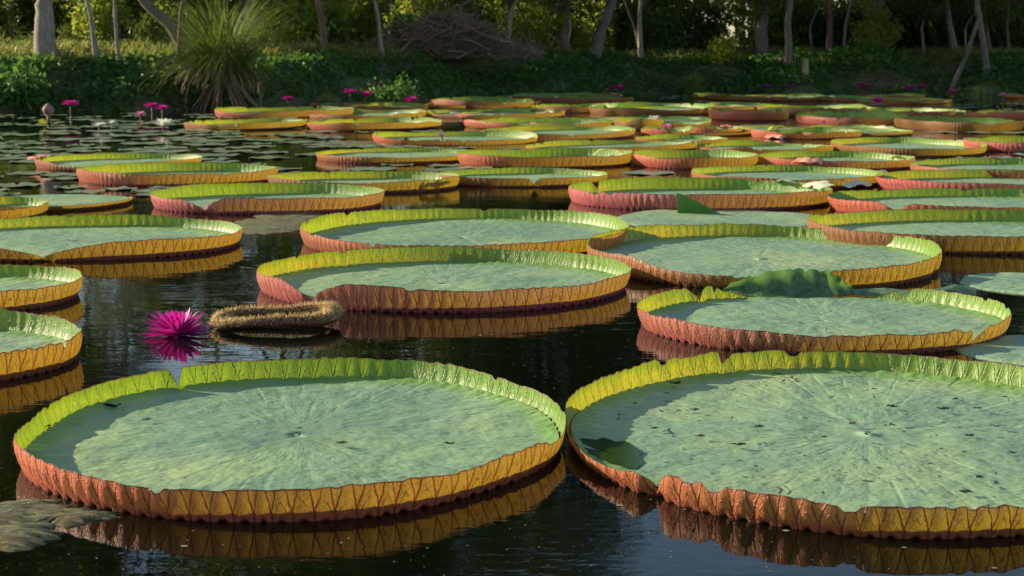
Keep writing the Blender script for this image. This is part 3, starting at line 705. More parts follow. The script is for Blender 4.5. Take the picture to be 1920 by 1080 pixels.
def near_flower():
    p = pix(332, 628, 0.0); root = empty('water_lily_flower', p)
    tag(root, 'large magenta water lily flower floating in the near water left of centre', 'flower')
    rs = random.Random(5)
    layers = [(14, 0.155, R(9), R(6)), (17, 0.155, R(24), R(8)), (17, 0.150, R(40), R(8)), (15, 0.140, R(54), R(6)), (11, 0.125, R(68), R(5)), (6, .11, R(80), R(4))]
    for li, (n, L, e, cu) in enumerate(layers):
        for k in range(n):
            az = 2 * math.pi * (k + 0.5 * (li % 2)) / n + rs.uniform(-.1, .1)
            m = MB(); l = L * rs.uniform(.86, 1.1)
            m.add(*petal_piece(petal_grid(l, l * 0.20, 0.012, e + rs.uniform(-.12, .12), az, cu + rs.uniform(-.2, .25), z0=0.0)))
            o = m.build('petal', M_vio if (li == 0 and k in (0, 1, 12)) else M_mag, root)
    m = MB()
    for k in range(50):
        a = rs.uniform(0, 6.28); e = rs.uniform(.8, 1.5)
        m.tube([(0.01 * math.cos(a), .01 * math.sin(a), 0.01), (0.05 * math.cos(a) * math.cos(e), .05 * math.sin(a) * math.cos(e), .01 + .05 * math.sin(e))], [.002, .001], 4, cap=False)
    m.build('stamens', M_stamen, root)
near_flower()

def flower_meshes(mat, nm):
    out = []
    for v, (opn) in enumerate((0.0, 0.25, 0.5)):
        rs = random.Random(20 + v); m = MB()
        for li, (n, L, e) in enumerate(((8, .5, R(8)), (9, .5, R(25)), (8, .46, R(42)), (6, .40, R(60)))):
            for k in range(n):
                az = 6.283 * (k + .5 * (li % 2)) / n + rs.uniform(-.12, .12)
                m.add(*petal_piece(petal_grid(L * rs.uniform(.9, 1.05), 0.14, 0.03, e + opn * 1.1 + rs.uniform(-.1, .1), az, .15, n=5)))
        me = mesh_np(nm, np.vstack(m.V), np.vstack(m.F), mat, np.vstack(m.U)); out.append(me)
    return out
FM = {'m': flower_meshes(M_mag, 'petals'), 'p': flower_meshes(M_pink, 'petals'), 'w': flower_meshes(M_white, 'petals'), 'v': flower_meshes(M_vio, 'petals')}
def flower(px, py, ybase, wpx, kind, label, opn=0, group='water lily flowers scattered over the pond', tilt=0.0):
    b = pix(px, ybase, 0.0); d = b.y; z = at(px, py + wpx * .12, d).z
    root = empty('water_lily_flower', b, rnd.uniform(0, 6)); tag(root, label, 'flower', group)
    sc = wpx / FPX * d * (1.15 if opn < 2 else 1.7)
    o = ob('petals', FM[kind][opn], root); o.location = (0, 0, max(0.01, z)); o.scale = (sc, sc, sc * (.8 if opn < 2 else 1)); o.rotation_euler = (tilt, tilt * .5, 0)
    if z > 0.05:
        m = MB(); m.tube([(0, 0, -.02), (0.01, 0.01, z * .5), (0, 0, z + .01)], 0.014, 6); m.build('stem', M_stem, root)
for a in [
 (133, 193, 226, 34, 'm', 'magenta lily flower on a tall stem at the far left', 0),
 (263, 214, 226, 24, 'p', 'pink lily flower, lowest of the three clustered at the far left', 1),
 (285, 197, 222, 30, 'm', 'magenta lily flower, upper left of the cluster at the far left', 0),
 (304, 203, 220, 28, 'm', 'magenta lily flower, right hand one of the cluster at the far left', 1),
 (540, 184, 203, 24, 'm', 'magenta lily flower right of the tall grass clump', 0),
 (657, 171, 200, 28, 'm', 'magenta lily flower on a stem before the dark bank, leftmost of three', 0),
 (686, 177, 200, 26, 'm', 'magenta lily flower, middle one of the three before the dark bank', 1),
 (714, 172, 195, 22, 'm', 'magenta lily flower, right hand one of the three before the dark bank', 0),
 (770, 188, 203, 32, 'm', 'magenta lily flower low on the water left of the dusty pink pad', 1),
 (1091, 160, 178, 15, 'm', 'tiny magenta lily flower at the foot of the leaning tree', 0),
 (1141, 169, 180, 16, 'p', 'small pink lily flower touching a larger magenta one', 1),
 (1160, 163, 180, 30, 'm', 'magenta lily flower under the bank right of the leaning tree', 0),
 (1250, 242, 258, 17, 'p', 'half open mauve lily flower standing between far pads right of centre', 2),
 (1438, 161, 178, 20, 'm', 'small magenta lily flower under the grey trunk at the far bank', 0),
 (1484, 161, 178, 18, 'm', 'small magenta lily flower left of the wooden post', 0),
 (1616, 159, 178, 26, 'm', 'dark magenta lily flower right of the wooden post', 0),
 (1645, 189, 200, 27, 'm', 'bright magenta lily flower sitting low between far pads at the right', 1),
 (1704, 164, 182, 28, 'm', 'magenta lily flower, left one of the close pair at the right', 0),
 (1729, 163, 182, 24, 'm', 'magenta lily flower, right one of the close pair at the right', 1),
 (1785, 171, 195, 20, 'm', 'magenta lily flower on a yellow stem at the far right', 0),
 (1880, 179, 203, 22, 'p', 'pale pink lily flower on a stem at the far right', 1),
 (1545, 229, 238, 12, 'm', 'tiny magenta lily flower against a peach striped rim', 1),
 (484, 330, 336, 24, 'm', 'magenta lily flower leaning on the right end of the orange folded pad', 1),
 (307, 232, 246, 44, 'w', 'white lily flower mirrored in the water at the left', 1),
 (187, 233, 243, 28, 'w', 'white lily flower on the small pads at the far left', 0),
 (210, 230, 239, 18, 'w', 'tiny white lily flower beside a larger white one', 1),
 (1226, 221, 232, 28, 'w', 'white lily flower on the bright yellow rimmed far pad', 0),
 (740, 214, 221, 26, 'w', 'cream petals standing in for bright lit bits among far yellow rims left of centre', 0),  # petals put here for sunlit flecks on the far rims
 (152, 265, 267, 7, 'w', 'tiny white petal bloom on the small pads, left of two', 0),
 (190, 265, 267, 7, 'w', 'tiny white petal bloom on the small pads, right of two', 0),
 (828, 256, 268, 11, 'v', 'closing violet and white lily bloom above a far yellow rim', 2),
]: flower(*a)

# brown bud with a bent leaf at the far left
def brown_bud():
    b = pix(92, 238, 0); root = empty('lily_bud', b); tag(root, 'brown lily bud beside a bent olive leaf at the far left', 'bud')
    s_ = b.y / FPX
    m = MB(); m.tube([(0, 0, 0), (0, 0, 10 * s_), (0, 0, 22 * s_)], [.03, .03, .04], 8); m.build('stem', M_stem, root)
    m = MB(); m.tube([(0, 0, 20 * s_), (0, 0, 25 * s_), (0, 0, 33 * s_), (0, 0, 40 * s_), (0, 0, 44 * s_)], [.04, .09, .12, .07, .01], 10); m.build('bud', M_pinkbud, root)
    P = []
    for i in range(5):
        P.append([((-14 + j * 6 + (50 - j * 3) * max(0, j - 3) * .12) * s_ , (i - 2) * .1, (16 * math.exp(-((j - 1.5) / 2) ** 2) * (1 - i * .15) + 1) * s_) for j in range(9)])
    sheet('bent_leaf', P, M_olive, root)
M_pinkbud = mat_simple('brown_pink_bud', (0.10, 0.04, 0.03), (0.40, 0.24, 0.20), 9)
M_olive = mat_simple('olive_old_leaf', (0.10, 0.10, 0.02), (0.20, 0.19, 0.05), 6, 0.5, 0.3, (.3, .3, .03))
brown_bud()
# two folded leaves standing up like domes by the bank
for (px, py, w, hh, lb, mt) in ((615, 199, 58, 24, 'brown green folded pad standing up as a dome left of three magenta flowers', M_olive),
                            (712, 194, 52, 17, 'dark green folded pad standing up as a dome behind three magenta flowers', M_cover),
                            (1300, 262, 10, 3, 'orange curled leaf scrap on the far water right of centre', M_olive),
                            (760, 270, 20, 12, 'orange curled leaf tip against a pink rim', M_olive)):
    b = pix(px, py, 0); s_ = b.y / FPX; P = []
    for i in range(9):
        v = i / 8
        P.append([((j / 16 - .5) * w * s_, (v - .5) * w * s_ * .55, max(0.0, math.sin(math.pi * j / 16) ** .6 * math.sin(math.pi * (0.15 + v * .7))) * hh * s_ + .005) for j in range(17)])
    o = sheet('folded_pad', P, mt); o.location = b; tag(o, lb, 'lily pad')

# ------------------------------------------------------------------ small flat pads
def small_pad_mesh(seed):
    rs = np.random.RandomState(seed); n = 40; nr = 7
    th = np.linspace(0.12, 2 * math.pi - 0.12, n)
    V = []
    rr = 1 + 0.05 * np.cos(3 * th + seed) + 0.03 * np.cos(7 * th + 2 * seed) + rs.uniform(-.015, .015, n)
    for i in range(nr):
        q = i / (nr - 1)
        q_ = 0.02 + q * .98
        z = 0.0 + 0.006 * q ** 6 * (1 + np.sin(5 * th + seed)) + 0.003 * np.sin(9 * th) * q
        V.append(np.stack([np.cos(th) * rr * q_, np.sin(th) * rr * q_, z], -1))
    V = np.array(V).reshape(-1, 3); return mesh_np('small_lily_pad', V, grid_faces(nr, n, False), M_pad)
SPM = [small_pad_mesh(k) for k in range(5)]
placed = []
def clear(x, y, r):
    for (cx, cy, rx, ry, h) in PADS:
        if ((x - cx) / (rx + r * .8)) ** 2 + ((y - cy) / (ry + r * .8)) ** 2 < 1: return False
    for (a, b, c) in placed:
        if (x - a) ** 2 + (y - b) ** 2 < ((r + c) * .82) ** 2: return False
    return True
def shore_clear(px, py): return True
zones = [((-60, 640), (212, 300), 125, (.22, .42), 'small flat lily pad in the crowd at the left'),
         ((-60, 560), (300, 372), 22, (.16, .30), 'small flat lily pad on open dark water'),
         ((640, 1990), (178, 250), 70, (.25, .5), 'small flat lily pad floating between the far giant pads'),
         ((640, 1990), (250, 330), 40, (.2, .36), 'small flat lily pad between the middle rows')]
for (xr_, yr_, cnt, rr_, lb) in zones:
    k = 0
    for _ in range(cnt * 12):
        if k >= cnt: break
        p = pix(rnd.uniform(*xr_), rnd.uniform(*yr_)); r = rnd.uniform(*rr_)
        if clear(p.x, p.y, r):
            placed.append((p.x, p.y, r)); k += 1
            o = ob('small_lily_pad', rnd.choice(SPM)); o.location = (p.x, p.y, 0.004 + 0.0015 * (k % 4)); o.scale = (r, r * rnd.uniform(.8, 1), 1); o.rotation_euler = (0, 0, rnd.uniform(0, 6.28))
            qx = 960 + p.x / p.y * FPX
            side = ('under the magenta cluster' if qx > 220 else 'nearest the left edge') if xr_[0] < 0 else ('in the centre' if qx < 1200 else 'towards the right edge')
            tag(o, lb + ', ' + side, 'lily pad', 'small flat lily pads ' + ('left' if xr_[0] < 0 else 'between the giant pads'))
# flat old giant leaves without a rim
def flat_leaf(xl, xr, yb, yf, lb, seed, mat=None, rough=0.03):
    xc = (xl + xr) / 2; B, Fp = pix(xc, yb), pix(xc, yf); cy = (B.y + Fp.y) / 2; ry = (B.y - Fp.y) / 2; c = pix(xc, (yb + yf) / 2)
    dep = cy * math.cos(PITCH) + CAM_H * math.sin(PITCH); rx = (xr - xl) / 2 / FPX * dep
    n, nr = 150, 26; th = np.linspace(0, 2 * math.pi, n, endpoint=False); V = []
    rr = 1 + rough * sinnoise(np.cos(th) * 3, np.sin(th) * 3, seed, 12, 1, 8)
    for i in range(nr):
        q = 0.02 + .98 * i / (nr - 1); x = np.cos(th) * rx * rr * q; y = np.sin(th) * ry * rr * q
        z = 0.010 + 0.004 * sinnoise(x, y, seed + 1, 12, 8, 50) - 0.012 * (q > .98)
        if rough > .05: z = z + .006 - 0.018 * q ** 3 + .006 * sinnoise(x, y, seed + 2, 12, 10, 30)
        V.append(np.stack([x, y, z], -1))
    F = grid_faces(nr, n, True); o = ob('flat_lily_leaf', mesh_np('flat_lily_leaf', np.array(V).reshape(-1, 3), F, mat or M_floor, np.zeros((len(F) * 4, 2))))
    o.location = ((xc - 960) / FPX * dep, cy, 0); o.color = (.3, .5, .5, 1); tag(o, lb, 'lily pad'); PADS.append((o.location.x, cy, rx, ry, 0))
flat_leaf(1150, 1560, 394, 432, 'rimless flat giant leaf behind the torn rimmed pad right of centre', 1)
flat_leaf(1800, 2140, 512, 556, 'rimless flat leaf on the water at the right edge', 2)
flat_leaf(1790, 2150, 630, 690, 'rimless flat leaf at the right edge above the largest pad', 3)
M_decay = None
def mat_decay():
    t = NT('decaying_leaf'); tc = t.n('ShaderNodeTexCoord').outputs['Object']
    a = t.noise(t.vmath('MULTIPLY', tc, (.8, 2.6, 1)), 16, 5, 0.7, 1.2); b = t.noise(tc, 5, 4)
    c = t.mix(t.ss(a, 0.35, 0.62), (0.035, 0.045, 0.02), (0.24, 0.25, 0.13)); c = t.mix(t.ss(b, .5, .7, 0, .7), c, (0.13, 0.07, 0.03))
    c = t.mix(t.ss(a, 0.64, 0.72), c, (0.34, 0.33, 0.24))
    return t.end(t.prin(c, 0.85, 0.15, t.bump(a, 1.0, 0.03)))
M_decay = mat_decay()
flat_leaf(-160, 150, 938, 1000, 'decaying mottled grey green leaf at the bottom left corner, upper layer', 4, M_decay, 0.32)
flat_leaf(-120, 120, 985, 1034, 'ragged brown rotting leaf below the grey green one in the bottom left corner', 14, M_decay, 0.36)
flat_leaf(60, 208, 950, 985, 'small torn brown leaf touching the red rim at bottom left', 24, M_decay, 0.4)
flat_leaf(440, 610, 396, 440, 'grey decaying leaf on the water left of the middle rear pad', 5, M_decay, 0.10)
flat_leaf(590, 720, 264, 276, 'pale tattered leaf scrap on the water left of the far pink rim', 6, M_decay, 0.12)

def puddle():
    root = near_right; P = []; pts = [(1078, 828), (1092, 822), (1118, 825), (1132, 821), (1156, 829), (1172, 827), (1188, 838), (1204, 846), (1198, 856), (1208, 868), (1192, 880), (1172, 878), (1158, 872), (1136, 866), (1118, 856), (1100, 848), (1086, 838)]
    c = pix(1150, 848, .032); L = [c] + [pix(a, b, .027) for a, b in pts]
    V = [(p.x - root.location.x, p.y - root.location.y, .0285) for p in L]; n = len(pts)
    F = [[0, 1 + i, 1 + (i + 1) % n, 1 + (i + 2) % n] for i in range(0, n - 1, 2)] + [[0, n, 1, 1]]
    F = [f for f in F if len(set(f)) == 4]
    t = NT('green_puddle'); g = t.n('ShaderNodeNewGeometry').outputs['Position']
    ob('puddle', mesh_np('puddle', V, F[:-1] + [F[-1]], t.end(t.prin(t.mix(t.noise(g, 20), (0.015, 0.04, 0.003), (0.035, 0.065, 0.005)), 0.08, 0.5)), smooth=False), root)
puddle()
# litter on the two nearest pads
LM = []
for k in range(4):
    rs = random.Random(60 + k); n = 9; V = [(0, 0, .004)]
    for i in range(n): 
        a = 6.283 * i / n; q = rs.uniform(.5, 1); V.append((math.cos(a) * q, math.sin(a) * q * .5, rs.uniform(.0, .35)))
    F = [[0, 1 + i, 1 + (i + 1) % n, 1 + (i + 2) % n] for i in range(0, n - 1, 2)]
    LM.append(mesh_np('leaf_litter', V, F, M_litter))
def litter(px, py, wpx, lb):
    p = pix(px, py, 0.034); o = ob('leaf_litter', rnd.choice(LM)); r = wpx * 1.35 / 2 / FPX * p.length
    o.location = p; o.scale = (r, r * rnd.uniform(.8, 1.5), r); o.rotation_euler = (0, 0, rnd.uniform(-.5, .5)); tag(o, lb, 'leaf litter', 'dark litter on the pads')
for q in ((212, 764, 38), (275, 788, 22), (90, 800, 18), (232, 818, 8), (230, 770, 8), (640, 832, 26), (560, 804, 16), (845, 833, 22)):
    litter(*q, 'dark scrap of leaf litter lying on the near left pad')
for q in ((1268, 720, 26), (1250, 738, 12), (1302, 769, 18), (1312, 819, 26), (1385, 835, 28), (1424, 801, 18), (1546, 820, 12), (1228, 804, 20), (1672, 763, 18), (1675, 798, 12),
          (1768, 768, 24), (1792, 749, 12), (1833, 766, 16), (1770, 794, 12), (1820, 818, 20), (1884, 745, 14), (1838, 896, 18), (1810, 924, 28), (1745, 870, 10), (1460, 702, 18), (1495, 716, 14),
          (1190, 757, 12), (1640, 730, 12), (1710, 716, 14), (1560, 745, 10), (1870, 800, 14), (1900, 850, 16), (1590, 700, 12)):
    litter(*q, 'dark scrap of leaf litter lying on the large near right pad')

def specks():
    q = np.random.RandomState(21); n = 1100; V = []
    for _ in range(n):
        p = pix(q.uniform(-60, 1980), 380 + 700 * q.rand() ** 1.3); a = q.uniform(0, 6.3); w = q.uniform(.0012, .0042) * (1 + (q.rand() < .03) * 2)
        if not clear(p.x, p.y, .01): V += []; continue
        for k in range(4): V.append((p.x + w * math.cos(a + k * 1.57), p.y + w * .8 * math.sin(a + k * 1.57), .002))
    o = ob('floating_specks', mesh_np('floating_specks', V, np.arange(len(V)).reshape(-1, 4), M_speck, smooth=False)); tag(o, 'tiny pale specks of pollen and duckweed drifting on the near water', 'specks', kind='stuff')
M_speck = mat_simple('pollen_speck', (0.12, 0.14, 0.06), (0.28, 0.26, 0.16), 3, .8)
specks()
# ------------------------------------------------------------------ water and land
def water():
    n = 2; o = ob('pond_water', mesh_np('pond_water', [(-120, -30, 0), (120, -30, 0), (120, 120, 0), (-120, 120, 0)], [[0, 1, 2, 3]], M_water, smooth=False)); o['kind'] = 'structure'
water()
shore_px = [(-900, 222), (0, 216), (300, 208), (500, 202), (760, 192), (960, 184), (1200, 177), (1500, 176), (1920, 179), (3000, 180)]
shore_w = [pix(a, b, 0) for a, b in shore_px]
SX = np.array([p.x for p in shore_w]); SY = np.array([p.y for p in shore_w])
def ysh(x): return np.interp(x, SX, SY)
def ground_z(x, y):
    x = np.asarray(x, float); y = np.asarray(y, float)
    t = y - ysh(x) + 0.5 * np.sin(x * .7) + .3 * np.sin(x * 1.9)
    s_ = np.clip(t / 5.6, 0, 1); z = -0.35 + 1.78 * (1 - (1 - s_) ** 2)
    z = np.where(t < 0, -0.35 + t * .1, z) + np.clip(t - 4.2, 0, 25) * 0.032
    return z + (0.07 * np.sin(x * 1.3 + y) + 0.05 * np.sin(2.7 * x - 1.9 * y)) * np.clip(t, 0, 1)
def land():
    xs = np.linspace(-110, 110, 330); ts = np.concatenate([np.linspace(-2, 8, 44), np.linspace(9, 40, 16), [70, 140, 400, 1200]])
    Xg, Tg = np.meshgrid(xs, ts); Yg = ysh(Xg) + Tg; Z = ground_z(Xg, Yg); Z = np.where(Tg > 45, 2.25, Z)
    Xg = np.where(Tg > 100, Xg * (1 + (Tg - 100) / 120), Xg)
    V = np.stack([Xg, Yg, Z], -1).reshape(-1, 3); o = ob('ground', mesh_np('ground', V, grid_faces(len(ts), len(xs), False), M_ground)); o['kind'] = 'structure'
land()
def gz(x, y): return float(ground_z(x, y))

# ------------------------------------------------------------------ foliage
def leaf_cloud(P, size, rs, flat=0.0, aspect=0.45):
    """diamond leaves at the points P"""
    n = len(P); d = rs.normal(size=(n, 3)); d[:, 2] = d[:, 2] * (1 - flat) - .2; d /= np.linalg.norm(d, axis=1)[:, None]
    u = rs.normal(size=(n, 3)); u[:, 2] += flat * 3; s = np.cross(d, u); s /= np.linalg.norm(s, axis=1)[:, None] + 1e-6
    nn = np.cross(s, d)
    L = size * rs.uniform(.6, 1.3, (n, 1)); w = L * aspect
    V = np.stack([P, P + d * L * .5 + s * w * .5 + nn * w * .12, P + d * L, P + d * L * .5 - s * w * .5 + nn * w * .12], 1).reshape(-1, 3)
    return V, np.arange(n * 4).reshape(-1, 4)
def clumps(rs, n, rx, ry, rz, per, spread, shell=.5):
    c = rs.normal(size=(n, 3)); c /= np.linalg.norm(c, axis=1)[:, None]; c *= (shell + (1 - shell) * rs.rand(n, 1)); c = c * [rx, ry, rz]
    P = np.repeat(c, per, 0) + rs.normal(size=(n * per, 3)) * spread * np.repeat(rs.uniform(.5, 1.3, (n, 1)), per, 0)
    return P
def cloud_mesh(name, P, size, seed, mat, flat=0., aspect=.45):
    V, F = leaf_cloud(P, size, np.random.RandomState(seed), flat, aspect); return mesh_np(name, V, F, mat, smooth=False)
CROWN = [cloud_mesh('crown', clumps(np.random.RandomState(s), 70, 3.4, 3.4, 3.2, 70, .42), .34, s, M_leaf) for s in (1, 2, 3)]
def shrubP(s, rz=1.0):
    P = clumps(np.random.RandomState(s), 46, 1.1, .9, rz, 42, .20, .35); P[:, 2] = np.abs(P[:, 2] + rz * .75); return P
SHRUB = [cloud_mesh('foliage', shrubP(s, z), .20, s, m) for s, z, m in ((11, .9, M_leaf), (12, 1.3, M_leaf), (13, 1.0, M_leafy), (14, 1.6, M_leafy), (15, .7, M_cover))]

def trunk_path(m, pts, r0, r1, seg=10, wob=.05, seed=0):
    rs = random.Random(seed); n = 14; P, Rr = [], []
    for i in range(n + 1):
        u = i / n * (len(pts) - 1); k = min(int(u), len(pts) - 2); f = u - k; f = f * f * (3 - 2 * f) * .4 + f * .6
        p = Vector(pts[k]).lerp(Vector(pts[k + 1]), f) + Vector((rs.uniform(-1, 1), rs.uniform(-1, 1), 0)) * wob * r0 * 2
        P.append(p); q = i / n; Rr.append((r0 * (1 - q) + r1 * q) * (1 + .35 * math.exp(-q * 22)) * rs.uniform(.94, 1.06))
    m.tube(P, Rr, seg); return P
def tree(label, path_px, Y, wpx, H, mat=None, crown=True, cs=1.0, lean=0.0, group=None, cname='tree', nc=2):
    """path_px runs from the base up to the top of the frame; above that the trunk goes on to height H"""
    if group is None:
        bx, by = path_px[0]
        c0 = float(ysh((bx - 960) / FPX * Y)); Y = min((abs(at(bx, by, q).z - gz(at(bx, by, q).x, q)), q) for q in np.arange(c0 + .6, c0 + 5.2, .15))[1]
    W_ = [at(a, b, Y) for a, b in path_px]; base = W_[0].copy(); base.z = gz(base.x, base.y) - .1
    if group is None and path_px[0][0] > 1000: nc, H = 1, max(H, 11)
    root = empty(cname, base); tag(root, label, 'tree', group)
    pts = [Vector((0, 0, 0))] + [p - base for p in W_[1:]]
    last = pts[-1]; dirn = (pts[-1] - pts[-2]); dirn = dirn / max(.01, dirn.z)
    top = last + Vector((dirn.x * .5 + lean, 0, 1)) * max(1.0, H - last.z); top.z = H
    midp = last.lerp(top, .45) + Vector((dirn.x * .8, 0, 0)); pts += [midp, top]
    r0 = wpx / FPX * Y / 2; m = MB(); rs = random.Random(int(path_px[0][0]))
    P = trunk_path(m, pts, r0, r0 * .4, 12, .06, rs.random())
    m.build('trunk', mat or M_bark, root)
    if crown:
        for k in range(6):
            m = MB(); s_ = P[7 + k]; a = rs.uniform(0, 6.28); l = rs.uniform(1.6, 3.2) * cs
            m.tube([s_, s_ + Vector((math.cos(a) * l * .5, math.sin(a) * l * .5, l * .35)), s_ + Vector((math.cos(a) * l, math.sin(a) * l, l * .55))], [r0 * .3, r0 * .2, r0 * .07], 6)
            m.build('limb', mat or M_bark, root)
        for k in range(nc):
            c = ob('crown', rnd.choice(CROWN), root); c.location = top + Vector((rs.uniform(-1.4, 1.4) * cs, rs.uniform(-1, 1), -1.2 - k * 3.1 * cs)); c.rotation_euler = (0, 0, rs.uniform(0, 6)); c.scale = (cs, cs, cs * (.9 - .15 * k))
    return root

tree('thick straight grey trunked tree at the far left', [(83, 84), (84, 40), (83, 0)], 45, 42, 17, M_barkp, cs=1.1)
tree('dark tree leaning left behind the tall grass clump', [(352, 80), (318, 45), (285, 18), (262, -6)], 46, 24, 16, M_bark, lean=-.25)
tree('thin forked pale tree right of the thick straight trunk', [(180, 72), (172, 40), (163, 0)], 48, 11, 10, M_barkp, cs=.8)
tree('slender pale tree between the forked tree and the leaning one', [(222, 75), (216, 40), (214, 0)], 49, 8, 18, M_barkp, cs=.9)
tree('thin pinkish tree rising behind the tall grass clump', [(332, 60), (340, 25), (346, -5)], 48, 11, 19, M_barkr, cs=.9)
tree('reddish slim tree right of the bright lime foliage', [(609, 60), (602, 30), (593, -5)], 50, 14, 17, M_barkr, cs=.9)
tree('thin bent tree left of the brush pile', [(716, 55), (708, 25), (700, -5)], 50, 9, 9, M_barkp, cs=.8)
tree('slim pale tree right of the brush pile', [(950, 50), (958, 25), (970, -5)], 50, 9, 16, M_barkp)
tree('twisted brown tree left of the large leaning trunk', [(1062, 98), (1054, 50), (1044, -5)], 52, 22, 11, M_barkr)
tree('large grey tree leaning right at the centre of the bank', [(1112, 108), (1125, 65), (1142, 20), (1152, -5)], 52, 25, 11, M_bark, lean=.1)
tree('pale topped thin tree right of the large leaning trunk', [(1201, 92), (1199, 45), (1202, -5)], 57, 10, 11, M_barkp)
tree('straight grey trunk right of the pale gap in the wood', [(1429, 94), (1429, 45), (1432, -5)], 57, 24, 12, M_bark)
tree('straight trunk with an orange brown foot', [(1555, 90), (1556, 45), (1552, -5)], 58, 14, 12, M_barkr)
tree('low curving grey tree sweeping up to the right', [(1596, 92), (1622, 68), (1645, 30), (1656, -5)], 57, 13, 9, M_bark, cs=.7)
tree('slim leaning brown tree above the low curving one', [(1640, 70), (1622, 35), (1608, -5)], 60, 9, 11, M_barkr, cs=.9)
tree('slender grey tree leaning left in front of the bank at the far right', [(1852, 135), (1843, 80), (1836, 30), (1831, -5)], 55.5, 14, 13, M_bark)
m_ = MB(); a_, b_ = at(1786, 88, 57), at(1834, 38, 56); a_.z = gz(a_.x, a_.y)
m_.tube([a_, a_.lerp(b_, .5) + Vector((.05, 0, -.05)), b_], [.09, .08, .06], 8); tag(m_.build('leaning_branch', M_bark), 'dead grey branch propped against the slender far right tree', 'branch')

# forest behind
rs = random.Random(99)
gx = [x for x in np.arange(-25, 30, 2.6)]
k = 0
for row, (Y0, Hh) in enumerate(((60, 12), (68, 14), (77, 16))):
    for x in gx:
        X = x + rs.uniform(-1, 1); Y = Y0 + rs.uniform(-2, 2); pxx = 960 + X / Y * FPX
        if 1330 < pxx < 1425: continue
        if rs.random() < ((.7, .45, .38)[row] if X < 1 else (.6, .35, .2)[row]) or not -250 < pxx < 2150: continue
        H = Hh + rs.uniform(-2.5, 2.5) + (8.0 if X < -5 else 0 if X < -1 else -5.5)
        H = max(H, 10.0)
        if 90 < pxx < 440 and rs.random() < .7: continue
        w = rs.uniform(8, 20); base = at(pxx, 90, Y)
        zone = 'left of the tall grass clump' if pxx < 350 else 'between grass clump and brush pile' if pxx < 700 else 'behind the brush pile' if pxx < 1000 else 'behind the large leaning trunk' if pxx < 1330 else 'right of the pale gap'
        tree('shaded tree in row %s of the wood, %s' % (('one', 'two', 'three')[row], zone), [(pxx, 90), (pxx + rs.uniform(-15, 15), 40), (pxx + rs.uniform(-25, 25), -5)], Y, w, H,
             rs.choice([M_bark, M_barkr, M_barkp]), cs=rs.uniform(.8, 1.1) * (1.3 if X < -5 else 1), nc=(rs.choice([2, 3, 4]) if X < -5 else 1), group='trees of the shaded wood'); k += 1
print('forest trees', k)
for i in range(0):
    X = -24 - i * 1.9; Y = rs.uniform(62, 74)
    tree('shaded tree of the wood beyond the left edge', [(960 + X / Y * FPX, 90), (960 + X / Y * FPX, -5)], Y, 16, rs.uniform(12, 16), cs=rs.uniform(.9, 1.2), nc=3, group='trees of the shaded wood')
for i in range(34):
    pxx = rs.uniform(-40, 1960)
    if 1335 < pxx < 1420: continue
    Y = rs.uniform(50, 58); Y = max(Y, float(ysh((pxx - 960) / FPX * Y)) + 5.2)
    tree('thin bare sapling among the trunks ' + ('left of the brush pile' if pxx < 680 else 'right of the large leaning trunk' if pxx > 1150 else 'near the brush pile'), [(pxx, 92), (pxx + rs.uniform(-14, 14), 50), (pxx + rs.uniform(-34, 34), -5)], Y, rs.uniform(3, 7), rs.uniform(5, 9),
         rs.choice([M_bark, M_barkr, M_barkp]), crown=rs.random() < .4, cs=.5, group='thin saplings of the wood')
# undergrowth shrubs
k = 0
for row, (Y0, n, smin, smax) in enumerate(((50, 20, .5, .9), (56, 24, .8, 1.3), (62, 26, 1.1, 1.7), (70, 26, 1.4, 2.3))):
    for i in range(n):
        pxx = -120 + (i + rs.random()) * 2160 / n
        Y = Y0 + rs.uniform(-2, 2); 
        if Y < ysh((pxx - 960) / FPX * Y0) + 8: Y = float(ysh((pxx - 960) / FPX * Y0)) + 9
        if 1325 < pxx < 1430 and Y > 58: continue
        if 640 < pxx < 1010 and row == 0: continue
        X = (pxx - 960) / FPX * Y; root = empty('understory_shrub', (X, Y, gz(X, Y) - .1), rs.uniform(0, 6))
        zone = 'left of the tall grass clump' if pxx < 350 else 'between grass clump and brush pile' if pxx < 700 else 'behind the brush pile' if pxx < 1000 else 'by the large leaning trunk' if pxx < 1330 else 'right of the pale gap in the wood'
        tag(root, '%s %s' % (('low shrub at the front of the undergrowth', 'leafy shrub in the undergrowth', 'tall shrub in the shade', 'tallest shrub deep in the wood')[row], zone), 'shrub', 'shrubs of the undergrowth')
        o = ob('foliage', SHRUB[rs.choice([0, 1, 1, 0, 4, 2, 3])], root); s_ = rs.uniform(smin, smax) * rs.choice([.6, .8, 1, 1.1]); o.scale = (s_, s_, s_ * rs.uniform(.8, 1.3))
        m = MB(); m.tube([(0, 0, 0), (.05, 0, .6 * s_), (.1, .05, 1.3 * s_)], [.05, .04, .02], 6); m.build('stem', M_barkr, root)
        k += 1
# far wood as one mass
def far_wood():
    rs_ = np.random.RandomState(5); P = []
    for i in range(430):
        x = rs_.uniform(-55, 55); y = rs_.uniform(84, 92); pxx = 960 + x / y * FPX
        z = 1.5 + 6.5 * rs_.rand() ** .8
        if 1330 < pxx < 1425 and z < 2.9: continue
        P.append(np.array([x, y, z]) + rs_.normal(size=(110, 3)) * [1.2, .6, .8])
    o = ob('far_wood', cloud_mesh('far_wood', np.vstack(P), .62, 6, M_leaf)); tag(o, 'dense dark wood closing the view behind the trees', 'wood', kind='stuff')
far_wood()

